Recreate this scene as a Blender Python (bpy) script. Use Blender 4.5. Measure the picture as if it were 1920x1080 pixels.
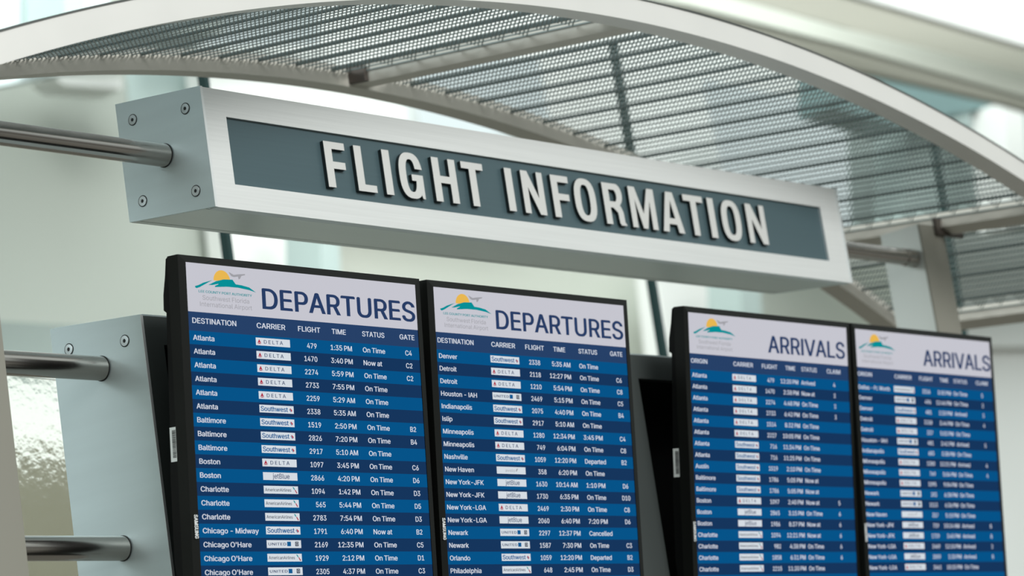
import bpy, bmesh, math, random
from mathutils import Vector, Matrix
random.seed(7)
for o in list(bpy.data.objects): bpy.data.objects.remove(o, do_unlink=True)
S = bpy.context.scene
COL = S.collection

# ---------------------------------------------------------------- camera
F = 5500.0                                   # focal length in pixels of a 1920 wide frame
EYE = 1.6                                    # camera height
Q = Matrix(((0.6563, -0.7402, -0.1462), (0.0671, 0.2503, -0.9659), (0.7515, 0.6241, 0.2139)))
cam_d = bpy.data.cameras.new('camera'); cam = bpy.data.objects.new('camera', cam_d); COL.objects.link(cam)
cam_d.sensor_width = 36.0; cam_d.lens = F * 36.0 / 1920.0
right = Q[0].normalized(); down = (Q[1] - right * Q[1].dot(right)).normalized(); fwd = right.cross(down)
M = Matrix((right, -down, -fwd)).transposed().to_4x4(); M.translation = (0, 0, EYE)
cam.matrix_world = M
cam_d.clip_end = 200
cam_d.dof.use_dof = True; cam_d.dof.focus_distance = 5.62; cam_d.dof.aperture_fstop = cam_d.lens / 27.0
cam_d.dof.aperture_blades = 0
S.camera = cam

# ---------------------------------------------------------------- world and lights
S.view_settings.view_transform = 'Standard'; S.view_settings.look = 'None'
S.view_settings.exposure = 0.0; S.view_settings.gamma = 1.0; S.view_settings.use_curve_mapping = False
W = bpy.data.worlds.new('daylit_hall'); S.world = W; W.use_nodes = True
nt = W.node_tree; nt.nodes.clear()
wo = nt.nodes.new('ShaderNodeOutputWorld'); bg = nt.nodes.new('ShaderNodeBackground')
tc = nt.nodes.new('ShaderNodeTexCoord'); sp = nt.nodes.new('ShaderNodeSeparateXYZ'); cr = nt.nodes.new('ShaderNodeValToRGB')
mp = nt.nodes.new('ShaderNodeMapRange'); mp.inputs[1].default_value = -1; mp.inputs[2].default_value = 1
nt.links.new(tc.outputs['Generated'], sp.inputs[0]); nt.links.new(sp.outputs[2], mp.inputs[0])
nt.links.new(mp.outputs[0], cr.inputs[0]); nt.links.new(cr.outputs[0], bg.inputs[0]); nt.links.new(bg.outputs[0], wo.inputs[0])
e = cr.color_ramp.elements
e[0].position = 0.40; e[0].color = (0.10, 0.09, 0.075, 1)
e[1].position = 1.0; e[1].color = (0.80, 0.88, 0.86, 1)
for p_, c_ in ((0.49, (0.16, 0.155, 0.14, 1)), (0.53, (0.42, 0.46, 0.45, 1)), (0.62, (0.74, 0.82, 0.80, 1))):
    n_ = e.new(p_); n_.color = c_
bg.inputs[1].default_value = 0.85

def area(name, loc, target, size, energy, col=(1, 1, 1)):
    L = bpy.data.lights.new(name, 'AREA'); L.shape = 'RECTANGLE'; L.size = size[0]; L.size_y = size[1]; L.energy = energy; L.color = col
    o = bpy.data.objects.new(name, L); COL.objects.link(o); o.location = loc
    o.rotation_euler = (Vector(target) - Vector(loc)).to_track_quat('-Z', 'Y').to_euler()
    return o
area('fill_front', (3.0, -8.0, 9.0), (5.2, 4, 3), (9, 5), 1480, (1.0, 0.99, 0.97))  # unseen area lamp added to brighten the front faces
area('fill_left', (-1.0, 5.5, 6.0), (4.5, 4, 2.8), (4, 4), 185, (0.86, 0.97, 1.0))  # added bluish fill from the left for plates and column sides
area('fill_right', (19.0, 4.0, 12.0), (24, 14, 2), (6, 6), 420, (0.95, 1.0, 0.99))  # added lamp out of view, lifts the right part of the hall
area('fill_back', (8.0, 5.5, 11.0), (20, 16, 4), (8, 6), 1350, (0.95, 1.0, 0.98))  # added unseen fill over the hall walls behind

# ---------------------------------------------------------------- helpers
YS = 3.9442                                  # front plane of sign and cabinet
D = Vector((-0.0669, 0.9897, 0.1268))        # depth direction of the steelwork
def at(px, py, Y):
    v = right * (px - 960) + down * (py - 540) + fwd * F
    v = v * (Y / v.y); return Vector((v.x, v.y, v.z + EYE))

MATS = {}
def mat(name, col, rough=0.5, metal=0.0, emit=0.0, spec=0.5, noise=None, bump=None, alpha=None, trans=0.0, aniso=0.0):
    m = bpy.data.materials.new(name); m.use_nodes = True
    t = m.node_tree; b = t.nodes['Principled BSDF']
    c = (col[0], col[1], col[2], 1)
    b.inputs['Base Color'].default_value = c; b.inputs['Roughness'].default_value = rough; b.inputs['Metallic'].default_value = metal
    b.inputs['Specular IOR Level'].default_value = spec
    if aniso: b.inputs['Anisotropic'].default_value = aniso
    if trans: b.inputs['Transmission Weight'].default_value = trans
    if emit:
        b.inputs['Emission Color'].default_value = c; b.inputs['Emission Strength'].default_value = emit
        b.inputs['Base Color'].default_value = (0.002, 0.002, 0.003, 1)
    if noise or bump:
        tc = t.nodes.new('ShaderNodeTexCoord'); mpn = t.nodes.new('ShaderNodeMapping'); t.links.new(tc.outputs['Object'], mpn.inputs[0])
    if noise:                                 # (scale xyz, strength): streaks or grain of the surface itself
        nz = t.nodes.new('ShaderNodeTexNoise'); nz.inputs['Scale'].default_value = 1.0; nz.inputs['Detail'].default_value = 4
        mpn.inputs['Scale'].default_value = noise[0]; t.links.new(mpn.outputs[0], nz.inputs['Vector'])
        mx = t.nodes.new('ShaderNodeMapRange'); t.links.new(nz.outputs['Fac'], mx.inputs[0])
        mx.inputs[1].default_value = 0.3; mx.inputs[2].default_value = 0.7; mx.inputs[3].default_value = 1 - noise[1]; mx.inputs[4].default_value = 1 + noise[1]
        mul = t.nodes.new('ShaderNodeVectorMath'); mul.operation = 'SCALE'; mul.inputs[0].default_value = col[:3]
        t.links.new(mx.outputs[0], mul.inputs['Scale']); t.links.new(mul.outputs[0], b.inputs['Base Color'])
        mr = t.nodes.new('ShaderNodeMapRange'); t.links.new(nz.outputs['Fac'], mr.inputs[0]); mr.inputs[3].default_value = max(0.02, rough - .06); mr.inputs[4].default_value = rough + .06
        t.links.new(mr.outputs[0], b.inputs['Roughness'])
    if bump:                                  # (scale, distance)
        bz = t.nodes.new('ShaderNodeTexNoise'); bz.inputs['Scale'].default_value = bump[0]; bz.inputs['Detail'].default_value = 3
        t.links.new(tc.outputs['Object'], bz.inputs['Vector'])
        bb = t.nodes.new('ShaderNodeBump'); bb.inputs['Distance'].default_value = bump[1]; bb.inputs['Strength'].default_value = 1
        t.links.new(bz.outputs['Fac'], bb.inputs['Height']); t.links.new(bb.outputs[0], b.inputs['Normal'])
    MATS[name] = m; return m

mat('brushed_aluminium', (0.78, 0.80, 0.79), 0.48, 0.30, noise=((3, 3, 260), 0.035))
mat('end_plate_aluminium', (0.60, 0.70, 0.71), 0.40, 0.6, noise=((2, 2, 30), 0.03))
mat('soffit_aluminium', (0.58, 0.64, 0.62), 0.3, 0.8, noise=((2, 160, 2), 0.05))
mat('plate_edge', (0.86, 0.88, 0.88), 0.35, 0.6)
mat('slate_panel', (0.066, 0.112, 0.128), 0.36, 0.1, noise=((3, 3, 200), 0.03))
mat('letter_face', (0.74, 0.74, 0.72), 0.4, 0.3)
mat('letter_side', (0.008, 0.016, 0.018), 0.5)
mat('stainless', (0.50, 0.47, 0.44), 0.20, 1.0, noise=((4, 90, 90), 0.06))
mat('screw_steel', (0.62, 0.68, 0.69), 0.3, 0.8)
mat('dark_hole', (0.01, 0.013, 0.014), 0.6)
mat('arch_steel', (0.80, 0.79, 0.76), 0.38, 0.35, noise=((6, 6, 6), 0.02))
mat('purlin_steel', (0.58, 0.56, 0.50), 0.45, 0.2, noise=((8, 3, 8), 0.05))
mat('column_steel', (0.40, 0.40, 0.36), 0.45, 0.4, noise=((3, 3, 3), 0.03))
mat('column_side', (0.60, 0.62, 0.585), 0.38, 0.5, noise=((3, 3, 3), 0.03)); mat('shaded_beige', (0.27, 0.265, 0.225), 0.5, 0.1)  # second material: column front with canopy shade put into its colour
mat('purlin_dark', (0.09, 0.10, 0.095), 0.5, 0.3)
mat('bracket_steel', (0.10, 0.085, 0.075), 0.45, 0.5)
mat('mesh_metal', (0.17, 0.205, 0.20), 0.45, 0.4)
mat('mesh_dark', (0.05, 0.07, 0.068), 0.5, 0.4)
mat('cabinet_dark', (0.070, 0.082, 0.080), 0.42, 0.3)
mat('cabinet_black', (0.003, 0.004, 0.004), 0.6)
mat('monitor_bezel', (0.008, 0.009, 0.008), 0.4, spec=0.16)
mat('monitor_body', (0.003, 0.0035, 0.0035), 0.5, spec=0.15)
mat('sticker_paper', (0.80, 0.84, 0.82), 0.6)
mat('sticker_ink', (0.01, 0.01, 0.01), 0.6)
mat('glass_edge', (0.008, 0.035, 0.034), 0.25)
# lit pixels of the displays
mat('px_header', (0.56, 0.56, 0.62), 0.6, emit=1.0, spec=0.0)
mat('px_bar', (0.018, 0.050, 0.135), 0.6, emit=1.0, spec=0.0)
mat('px_light', (0.000, 0.085, 0.245), 0.6, emit=1.0, spec=0.0)
mat('px_dark', (0.006, 0.034, 0.105), 0.6, emit=1.0, spec=0.0)
mat('px_text', (0.66, 0.70, 0.78), 0.6, emit=1.0, spec=0.0)
mat('px_navy', (0.020, 0.045, 0.125), 0.6, emit=1.0, spec=0.0)
mat('px_grey', (0.34, 0.34, 0.37), 0.6, emit=1.0, spec=0.0)
mat('px_teal', (0.0, 0.27, 0.30), 0.6, emit=1.0, spec=0.0)
mat('px_sun', (0.80, 0.47, 0.08), 0.6, emit=1.0, spec=0.0)
mat('px_white', (0.66, 0.71, 0.76), 0.6, emit=1.0, spec=0.0)
mat('px_red', (0.42, 0.02, 0.045), 0.6, emit=1.0, spec=0.0)
mat('px_blue', (0.005, 0.10, 0.28), 0.6, emit=1.0, spec=0.0)
mat('px_ink', (0.05, 0.06, 0.09), 0.6, emit=1.0, spec=0.0)
mat('printed_white', (0.95, 0.97, 0.97), 0.5)
# hall behind
mat('plaster', (0.62, 0.65, 0.60), 0.8)
mat('plaster_white', (0.86, 0.88, 0.85), 0.8)
mat('plaster_sage', (0.42, 0.49, 0.46), 0.8)
mat('plaster_beige', (0.42, 0.42, 0.36), 0.8)
mat('teal_glazing', (0.16, 0.26, 0.26), 0.2)
mat('frosted_pane', (0.80, 0.93, 0.93), 0.5, emit=1.0)
mat('floor_stone', (0.11, 0.10, 0.085), 0.35, noise=((2, 2, 2), 0.08))

class MB:
    """collects faces with a material each and links them as one mesh object"""
    def __init__(s): s.v = []; s.f = []; s.m = []; s.mats = []
    def mi(s, name):
        if name not in s.mats: s.mats.append(name)
        return s.mats.index(name)
    def face(s, pts, m):
        i = len(s.v); s.v += [tuple(p) for p in pts]; s.f.append(tuple(range(i, i + len(pts)))); s.m.append(s.mi(m))
    def hexa(s, p, m, mside=None):            # p: 8 points, bottom ring 0-3 then top ring 4-7
        i = len(s.v); s.v += [tuple(q) for q in p]; k = s.mi(m)
        for fc in ((0, 3, 2, 1), (4, 5, 6, 7), (0, 1, 5, 4), (1, 2, 6, 5), (2, 3, 7, 6), (3, 0, 4, 7)):
            s.f.append(tuple(i + a for a in fc)); s.m.append(k)
    def box(s, a, b, m):
        x0, y0, z0 = a; x1, y1, z1 = b
        s.hexa([(x0, y0, z0), (x1, y0, z0), (x1, y1, z0), (x0, y1, z0), (x0, y0, z1), (x1, y0, z1), (x1, y1, z1), (x0, y1, z1)], m)
    def skew(s, o, w, d, h, m):               # box from origin with three edge vectors
        o = Vector(o); w = Vector(w); d = Vector(d); h = Vector(h)
        s.hexa([o, o + w, o + w + d, o + d, o + h, o + w + h, o + w + d + h, o + d + h], m)
    def sweep(s, rings, m, caps=True):
        n = len(rings[0]); i = len(s.v); k = s.mi(m)
        for r in rings: s.v += [tuple(p) for p in r]
        for a in range(len(rings) - 1):
            for b in range(n):
                c = (b + 1) % n
                s.f.append((i + a * n + b, i + a * n + c, i + (a + 1) * n + c, i + (a + 1) * n + b)); s.m.append(k)
        if caps:
            s.f.append(tuple(i + b for b in reversed(range(n)))); s.m.append(k)
            s.f.append(tuple(i + (len(rings) - 1) * n + b for b in range(n))); s.m.append(k)
    def cyl(s, a, b, r, m, n=32, r2=None, caps=True):
        a = Vector(a); b = Vector(b); ax = (b - a).normalized()
        u = ax.orthogonal().normalized(); w = ax.cross(u)
        def ring(c, rr): return [c + u * (rr * math.cos(2 * math.pi * i / n)) + w * (rr * math.sin(2 * math.pi * i / n)) for i in range(n)]
        s.sweep([ring(a, r), ring(b, r if r2 is None else r2)], m, caps)
    def add(s, other):
        i = len(s.v); s.v += other.v
        mp = [s.mi(n) for n in other.mats]
        s.f += [tuple(i + a for a in f) for f in other.f]; s.m += [mp[a] for a in other.m]
    def xf(s, fn): s.v = [tuple(fn(Vector(p))) for p in s.v]; return s
    def build(s, name, parent=None, smooth=False, label=None, origin=None):
        me = bpy.data.meshes.new(name)
        org = Vector(origin) if origin is not None else Vector((0, 0, 0))
        me.from_pydata([tuple(Vector(p) - org) for p in s.v], [], s.f)
        for n in s.mats: me.materials.append(MATS[n])
        me.polygons.foreach_set('material_index', s.m)
        bm = bmesh.new(); bm.from_mesh(me); bmesh.ops.recalc_face_normals(bm, faces=bm.faces); bm.to_mesh(me); bm.free()
        if smooth:
            me.polygons.foreach_set('use_smooth', [True] * len(me.polygons))
            try: me.set_sharp_from_angle(angle=math.radians(35))
            except Exception: pass
        me.update()
        o = bpy.data.objects.new(name, me); COL.objects.link(o); o.location = org
        if parent: o.parent = parent; o.location = org - (parent.location if parent.type == 'EMPTY' and not parent.get('_local') else Vector((0, 0, 0)))
        if label: o['label'] = label
        return o

def tag(o, label, cat, group=None, kind=None):
    if label: o['label'] = label
    if cat: o['category'] = cat
    if group: o['group'] = group
    if kind: o['kind'] = kind
    return o
def struct(o): o['kind'] = 'structure'; return o
def empty(name, loc, rx=0.0, local=False):
    o = bpy.data.objects.new(name, None); COL.objects.link(o); o.location = loc; o.rotation_euler = (rx, 0, 0)
    o.empty_display_size = 0.1
    if local: o['_local'] = 1
    return o

# letterforms: advance width, points, triangles
GLYPHS = {
"'": (206, '78,318 70,509 136,509 128,318', '0,1,2 0,2,3'),
'-': (453, '337,244 337,188 114,188 114,244', '2,3,0 2,0,1'),
'.': (187, '95,-4 83,-3 73,1 63,9 55,18 51,29 50,41 51,53 55,64 63,73 73,81 83,85 95,87 107,85 118,81 128,73 135,64 140,53 141,41 140,29 135,18 128,9 118,1 107,-3', '11,12,13 10,11,13 10,13,14 9,10,14 9,14,15 8,9,15 8,15,16 7,8,16 7,16,17 6,7,17 6,17,18 5,6,18 5,18,19 4,5,19 4,19,20 3,4,20 3,20,21 2,3,21 2,21,22 1,2,22 1,22,23 0,1,23'),
'0': (453, '227,-7 191,-3 158,7 130,24 105,48 85,77 69,113 57,155 50,202 48,254 50,306 57,353 69,395 85,431 106,461 130,484 159,502 191,512 227,516 262,512 295,502 323,484 348,461 368,431 384,395 396,353 403,306 405,254 403,202 396,155 384,113 368,77 348,48 323,24 295,7 263,-3 227,50 250,52 271,60 290,74 306,92 320,116 330,144 338,176 342,213 344,254 342,295 338,332 330,365 320,393 306,416 290,435 271,449 250,457 227,460 203,457 182,449 163,435 147,416 134,393 123,365 115,332 111,295 109,254 111,213 115,176 123,144 134,116 147,92 163,74 182,60 203,52', '17,18,19 16,17,19 16,19,20 15,16,20 15,20,21 14,15,21 14,21,22 13,14,55 55,14,54 54,14,22 54,22,53 53,22,23 13,55,56 52,53,23 13,56,57 51,52,23 13,57,58 50,51,23 12,13,58 50,23,24 12,58,59 49,50,24 11,12,59 49,24,25 11,59,60 48,49,25 11,60,61 47,48,25 10,11,61 47,25,26 10,61,62 46,47,26 9,10,62 46,26,27 9,62,63 45,46,27 8,9,63 8,63,64 44,45,27 44,27,28 8,64,65 43,44,28 7,8,65 43,28,29 7,65,66 42,43,29 6,7,66 42,29,30 6,66,67 41,42,30 6,67,68 40,41,30 5,6,68 40,30,31 5,68,69 39,40,31 4,5,69 39,31,32 4,69,70 38,39,32 4,70,71 37,38,32 4,71,36 36,37,32 4,36,32 3,4,32 3,32,33 2,3,33 2,33,34 1,2,34 1,34,35 0,1,35'),
'1': (453, '76,0 76,55 391,55 391,0 276,509 276,0 212,0 212,448 209,448 86,358 86,427 198,509', '0,1,2 0,2,3 10,11,4 10,4,8 8,4,7 7,4,5 10,8,9 6,7,5'),
'2': (453, '64,0 64,47 234,229 252,248 268,266 282,282 294,298 303,312 311,327 316,341 319,356 320,371 319,389 315,405 308,419 298,431 287,441 273,449 258,455 241,458 224,460 205,458 188,454 172,447 159,438 148,427 139,413 132,398 128,381 127,362 66,362 68,391 75,418 86,442 102,464 121,482 143,496 168,507 196,513 225,516 254,513 281,507 306,497 328,482 346,465 361,445 372,423 379,398 381,372 380,354 377,336 371,318 363,299 351,280 336,259 317,235 294,209 267,180 153,60 153,57 389,57 389,0', '38,39,40 37,38,40 37,40,41 36,37,41 36,41,42 36,42,43 35,36,43 34,35,43 34,43,44 34,44,20 20,44,45 33,34,21 21,34,20 19,20,45 33,21,22 18,19,45 17,18,45 33,22,23 16,17,45 33,23,24 16,45,46 32,33,24 15,16,46 32,24,25 14,15,46 32,25,26 14,46,47 13,14,47 31,32,26 31,26,27 12,13,47 31,27,28 12,47,48 30,31,28 11,12,48 30,28,29 11,48,49 10,11,49 9,10,49 9,49,50 8,9,50 8,50,51 7,8,51 7,51,52 6,7,52 6,52,53 5,6,53 4,5,53 4,53,54 3,4,54 3,54,55 2,3,55 2,55,56 1,2,56 1,56,57 1,57,58 1,58,59 1,59,60 1,60,61 0,1,61'),
'3': (453, '218,-7 188,-5 159,1 133,10 108,22 88,38 70,57 57,79 48,104 44,132 109,132 112,115 118,100 126,87 137,76 150,66 165,59 182,54 200,51 219,50 239,51 258,55 275,61 291,69 304,80 315,93 323,108 328,125 329,145 328,163 323,180 316,196 306,211 292,223 275,234 254,241 229,246 201,248 157,248 157,299 288,448 288,452 70,452 70,509 372,509 372,461 211,278 211,289 247,290 279,286 308,276 333,262 354,244 371,222 383,198 391,173 393,145 390,116 383,90 370,66 354,45 333,27 309,12 281,2 251,-5', '42,43,44 42,44,45 42,45,41 41,45,40 40,45,46 39,40,47 47,40,46 38,39,47 47,48,49 38,47,49 38,49,50 38,50,51 38,51,37 37,51,52 36,37,52 35,36,52 35,52,53 34,35,53 33,34,53 32,33,53 32,53,54 31,32,54 31,54,55 30,31,55 29,30,55 29,55,56 28,29,56 27,28,56 27,56,57 8,9,10 8,10,11 26,27,57 26,57,58 8,11,12 25,26,58 7,8,12 7,12,13 24,25,58 24,58,59 7,13,14 23,24,59 6,7,14 6,14,15 22,23,59 6,15,16 22,59,60 21,22,60 6,16,17 5,6,17 20,21,60 5,17,18 5,18,19 19,20,60 5,19,60 5,60,61 4,5,61 4,61,62 3,4,62 3,62,63 2,3,63 2,63,64 1,2,64 0,1,64'),
'4': (453, '40,105 40,158 247,509 311,509 109,166 109,163 413,163 413,105 282,0 282,121 282,146 282,318 343,318 343,0', '1,2,3 1,3,4 1,4,5 1,5,6 1,6,7 0,1,7 10,11,12 10,12,13 9,10,13 8,9,13'),
'5': (453, '221,-7 192,-5 165,1 140,11 118,25 99,41 83,60 71,82 63,105 60,130 122,130 125,115 130,102 138,89 148,78 160,68 173,60 188,54 204,51 221,50 241,51 259,56 276,64 291,75 304,89 314,104 322,122 326,141 328,162 326,183 321,203 314,221 303,237 290,251 275,262 257,270 238,275 218,277 201,276 184,273 167,268 152,262 139,255 128,246 67,253 96,509 366,509 366,452 151,452 134,301 136,301 148,311 162,318 178,325 194,330 212,333 229,334 252,332 274,328 294,321 313,311 330,299 345,285 358,269 370,251 379,231 386,210 390,187 391,163 388,132 381,102 369,76 352,52 332,32 309,15 282,3 253,-4', '44,45,48 48,45,46 48,46,47 44,48,49 55,56,57 54,55,57 54,57,58 53,54,58 53,58,59 52,53,59 52,59,60 51,52,60 50,51,60 50,60,61 44,49,50 44,50,61 44,61,38 38,61,62 38,62,37 37,62,63 36,37,63 44,38,39 35,36,63 44,39,40 34,35,63 34,63,64 44,40,41 44,41,42 33,34,64 44,42,43 32,33,64 32,64,65 31,32,65 31,65,66 30,31,66 30,66,67 29,30,67 29,67,68 28,29,68 28,68,69 27,28,69 26,27,69 26,69,70 8,9,10 8,10,11 25,26,70 8,11,12 7,8,12 24,25,70 7,12,13 24,70,71 7,13,14 23,24,71 6,7,14 6,14,15 23,71,72 22,23,72 6,15,16 21,22,72 5,6,16 5,16,17 20,21,72 5,17,18 20,72,73 5,18,19 19,20,73 5,19,73 4,5,73 4,73,74 3,4,74 3,74,75 2,3,75 2,75,76 1,2,76 1,76,0'),
'6': (453, '226,-7 196,-4 168,3 142,15 119,31 100,51 84,74 73,101 66,130 64,162 65,187 71,212 80,239 93,268 112,302 137,340 252,509 322,509 151,261 145,261 151,270 157,279 165,288 174,295 184,302 196,307 208,311 221,313 235,314 265,312 291,305 316,295 337,280 355,262 370,240 380,215 387,187 389,157 387,127 379,98 368,73 352,50 333,30 310,14 284,3 257,-4 226,48 245,50 263,55 279,63 293,73 304,86 314,101 322,119 326,137 327,157 326,178 322,196 314,213 304,228 293,241 279,251 263,259 245,264 226,265 207,264 190,259 174,252 160,241 148,229 138,214 131,197 126,179 125,158 126,138 131,119 138,102 148,86 160,73 174,63 190,55 207,50', '15,16,17 15,17,23 23,17,18 14,15,23 27,28,29 26,27,29 26,29,30 25,26,30 24,25,30 24,30,31 13,14,23 23,24,31 13,23,22 18,23,31 18,31,32 13,22,21 18,32,65 65,32,64 64,32,33 13,21,20 13,20,19 12,13,19 63,64,33 18,65,66 62,63,33 62,33,34 12,19,18 12,18,66 12,66,67 61,62,34 12,67,68 60,61,34 12,68,69 59,60,34 59,34,35 11,12,69 11,69,70 58,59,35 58,35,36 11,70,71 57,58,36 10,11,71 10,71,72 56,57,36 9,10,72 56,36,37 9,72,73 55,56,37 8,9,73 8,73,74 54,55,37 54,37,38 8,74,75 53,54,38 7,8,75 53,38,39 7,75,76 52,53,39 7,76,77 6,7,77 51,52,39 51,39,40 6,77,78 50,51,40 5,6,78 5,78,79 49,50,40 49,40,41 5,79,80 48,49,41 5,80,81 47,48,41 4,5,81 4,81,46 46,47,41 46,41,42 4,46,42 3,4,42 3,42,43 2,3,43 2,43,44 1,2,44 1,44,45 0,1,45'),
'7': (453, '97,0 323,448 323,452 62,452 62,509 391,509 391,449 165,0', '3,4,5 3,5,2 2,5,6 1,2,6 1,6,7 0,1,7'),
'8': (453, '226,-7 193,-5 163,1 136,11 111,25 91,42 74,62 62,84 54,109 52,135 53,156 58,176 65,195 75,212 87,228 101,241 117,252 134,260 153,265 153,267 129,276 109,289 93,308 80,330 73,354 70,380 73,405 79,429 90,450 106,469 124,485 146,498 170,508 197,514 226,516 255,514 282,508 306,498 328,485 346,469 361,450 373,429 379,405 382,380 379,354 372,330 359,308 343,289 323,276 300,267 300,265 319,260 335,252 351,241 365,228 377,212 387,195 395,176 399,156 401,135 398,109 391,84 378,62 362,42 341,25 317,11 289,1 259,-5 226,49 248,50 267,54 285,60 300,69 313,79 323,91 331,106 335,121 337,139 335,157 330,173 322,189 312,202 298,213 283,223 265,230 247,234 226,235 206,234 187,230 169,223 154,213 140,202 130,189 122,173 117,157 115,139 117,121 121,106 129,91 139,79 152,69 167,60 185,54 205,50 226,290 244,291 260,294 274,300 287,308 298,318 307,330 314,344 318,359 319,376 318,392 314,407 308,420 299,432 288,442 275,449 260,455 244,459 226,460 208,459 192,455 177,449 164,442 153,432 145,420 138,407 134,392 133,376 134,359 138,344 145,330 154,318 165,308 178,300 193,294 209,291', '33,34,35 32,33,35 32,35,36 31,32,36 31,36,37 30,31,37 30,37,38 29,30,38 29,38,39 28,29,123 123,29,39 123,39,122 122,39,121 121,39,40 28,123,124 120,121,40 28,124,125 119,120,40 27,28,125 119,40,41 27,125,126 118,119,41 27,126,127 117,118,41 27,127,128 116,117,41 26,27,128 116,41,42 26,128,129 115,116,42 26,129,130 114,115,42 25,26,130 114,42,43 25,130,131 113,114,43 24,25,131 113,43,44 24,131,132 112,113,44 24,132,133 111,112,44 23,24,133 111,44,45 23,133,134 110,111,45 22,23,134 22,134,135 109,110,45 109,45,46 22,135,136 108,109,46 21,22,136 21,136,137 107,108,46 107,46,47 21,137,138 106,107,47 21,138,139 105,106,47 21,139,104 104,105,47 21,104,47 20,21,47 20,47,48 19,20,48 19,48,49 18,19,49 18,49,50 17,18,50 17,50,51 16,17,51 16,51,52 15,16,52 15,52,53 14,15,87 87,15,86 86,15,53 86,53,85 85,53,54 14,87,88 84,85,54 14,88,89 83,84,54 13,14,89 83,54,55 13,89,90 82,83,55 13,90,91 81,82,55 12,13,91 81,55,56 12,91,92 80,81,56 11,12,92 80,56,57 11,92,93 79,80,57 10,11,93 79,57,58 10,93,94 78,79,58 10,94,95 77,78,58 9,10,95 77,58,59 9,95,96 76,77,59 8,9,96 76,59,60 8,96,97 75,76,60 7,8,97 75,60,61 7,97,98 74,75,61 7,98,99 73,74,61 6,7,99 73,61,62 6,99,100 72,73,62 6,100,101 71,72,62 5,6,101 71,62,63 5,101,102 70,71,63 5,102,103 69,70,63 5,103,68 68,69,63 5,68,63 4,5,63 4,63,64 3,4,64 3,64,65 2,3,65 2,65,66 1,2,66 1,66,67 0,1,67'),
'9': (453, '226,516 256,513 285,506 310,494 333,478 352,458 368,434 380,408 387,378 389,347 387,322 382,296 373,270 359,240 340,207 315,168 200,0 130,0 301,248 307,248 302,238 295,229 287,221 278,214 268,207 257,202 245,198 232,195 218,195 188,197 161,203 137,214 116,229 98,247 83,269 72,294 66,321 64,352 66,382 73,411 85,436 101,459 120,479 143,494 168,506 196,513 226,460 207,459 190,454 174,446 160,435 148,423 138,407 131,390 127,372 125,352 127,331 131,313 138,295 148,280 160,268 174,257 190,250 207,245 226,243 245,245 263,249 279,257 293,267 305,280 314,295 322,312 326,330 327,350 326,371 322,390 314,407 305,422 293,435 279,446 263,454 245,459', '45,0,1 44,45,1 44,1,2 43,44,2 43,2,3 42,43,3 42,3,4 41,42,4 41,4,46 46,4,5 41,46,47 81,46,5 40,41,47 40,47,48 80,81,5 80,5,6 40,48,49 79,80,6 40,49,50 78,79,6 39,40,50 39,50,51 77,78,6 77,6,7 39,51,52 76,77,7 38,39,52 76,7,8 38,52,53 75,76,8 38,53,54 74,75,8 37,38,54 74,8,9 37,54,55 73,74,9 36,37,55 36,55,56 72,73,9 72,9,10 36,56,57 71,72,10 71,10,11 35,36,57 35,57,58 70,71,11 70,11,12 35,58,59 69,70,12 34,35,59 34,59,60 68,69,12 68,12,13 33,34,60 33,60,61 67,68,13 33,61,62 66,67,19 19,67,13 33,62,63 65,66,18 18,66,19 65,18,24 24,18,17 20,19,13 32,33,63 32,63,64 64,65,24 32,64,24 20,13,14 21,20,14 31,32,24 22,21,14 23,22,14 30,31,24 24,23,14 30,24,25 17,24,14 17,14,15 29,30,25 29,25,26 29,26,27 28,29,27 17,15,16'),
':': (187, '95,-4 83,-3 73,1 63,9 55,18 51,29 50,41 51,53 55,64 63,73 73,81 83,85 95,87 107,85 118,81 128,73 135,64 140,53 141,41 140,29 135,18 128,9 118,1 107,-3 95,271 83,272 73,277 63,284 55,294 51,304 50,316 51,328 55,339 63,349 73,356 83,360 95,362 107,360 118,356 128,349 135,339 140,328 141,316 140,304 135,294 128,284 118,277 107,272', '11,12,13 10,11,13 10,13,14 9,10,14 9,14,15 8,9,15 8,15,16 7,8,16 7,16,17 6,7,17 6,17,18 5,6,18 5,18,19 4,5,19 4,19,20 3,4,20 3,20,21 2,3,21 2,21,22 1,2,22 1,22,23 0,1,23 35,36,37 34,35,37 34,37,38 33,34,38 33,38,39 32,33,39 32,39,40 31,32,40 31,40,41 30,31,41 30,41,42 29,30,42 29,42,43 28,29,43 28,43,44 27,28,44 27,44,45 26,27,45 26,45,46 25,26,46 25,46,47 24,25,47'),
'A': (479, '16,0 201,509 276,509 463,0 395,0 287,302 280,323 272,346 264,372 255,402 244,438 232,478 245,478 233,437 222,402 213,371 204,345 197,322 191,302 85,0 110,142 110,199 370,199 370,142', '0,1,11 11,1,2 11,2,12 12,2,3 0,11,13 13,11,10 13,12,10 10,12,3 9,10,3 0,13,14 0,14,15 8,9,3 7,8,3 0,15,16 6,7,3 0,16,17 5,6,3 0,17,18 0,18,19 4,5,3 20,21,22 20,22,23'),
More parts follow.
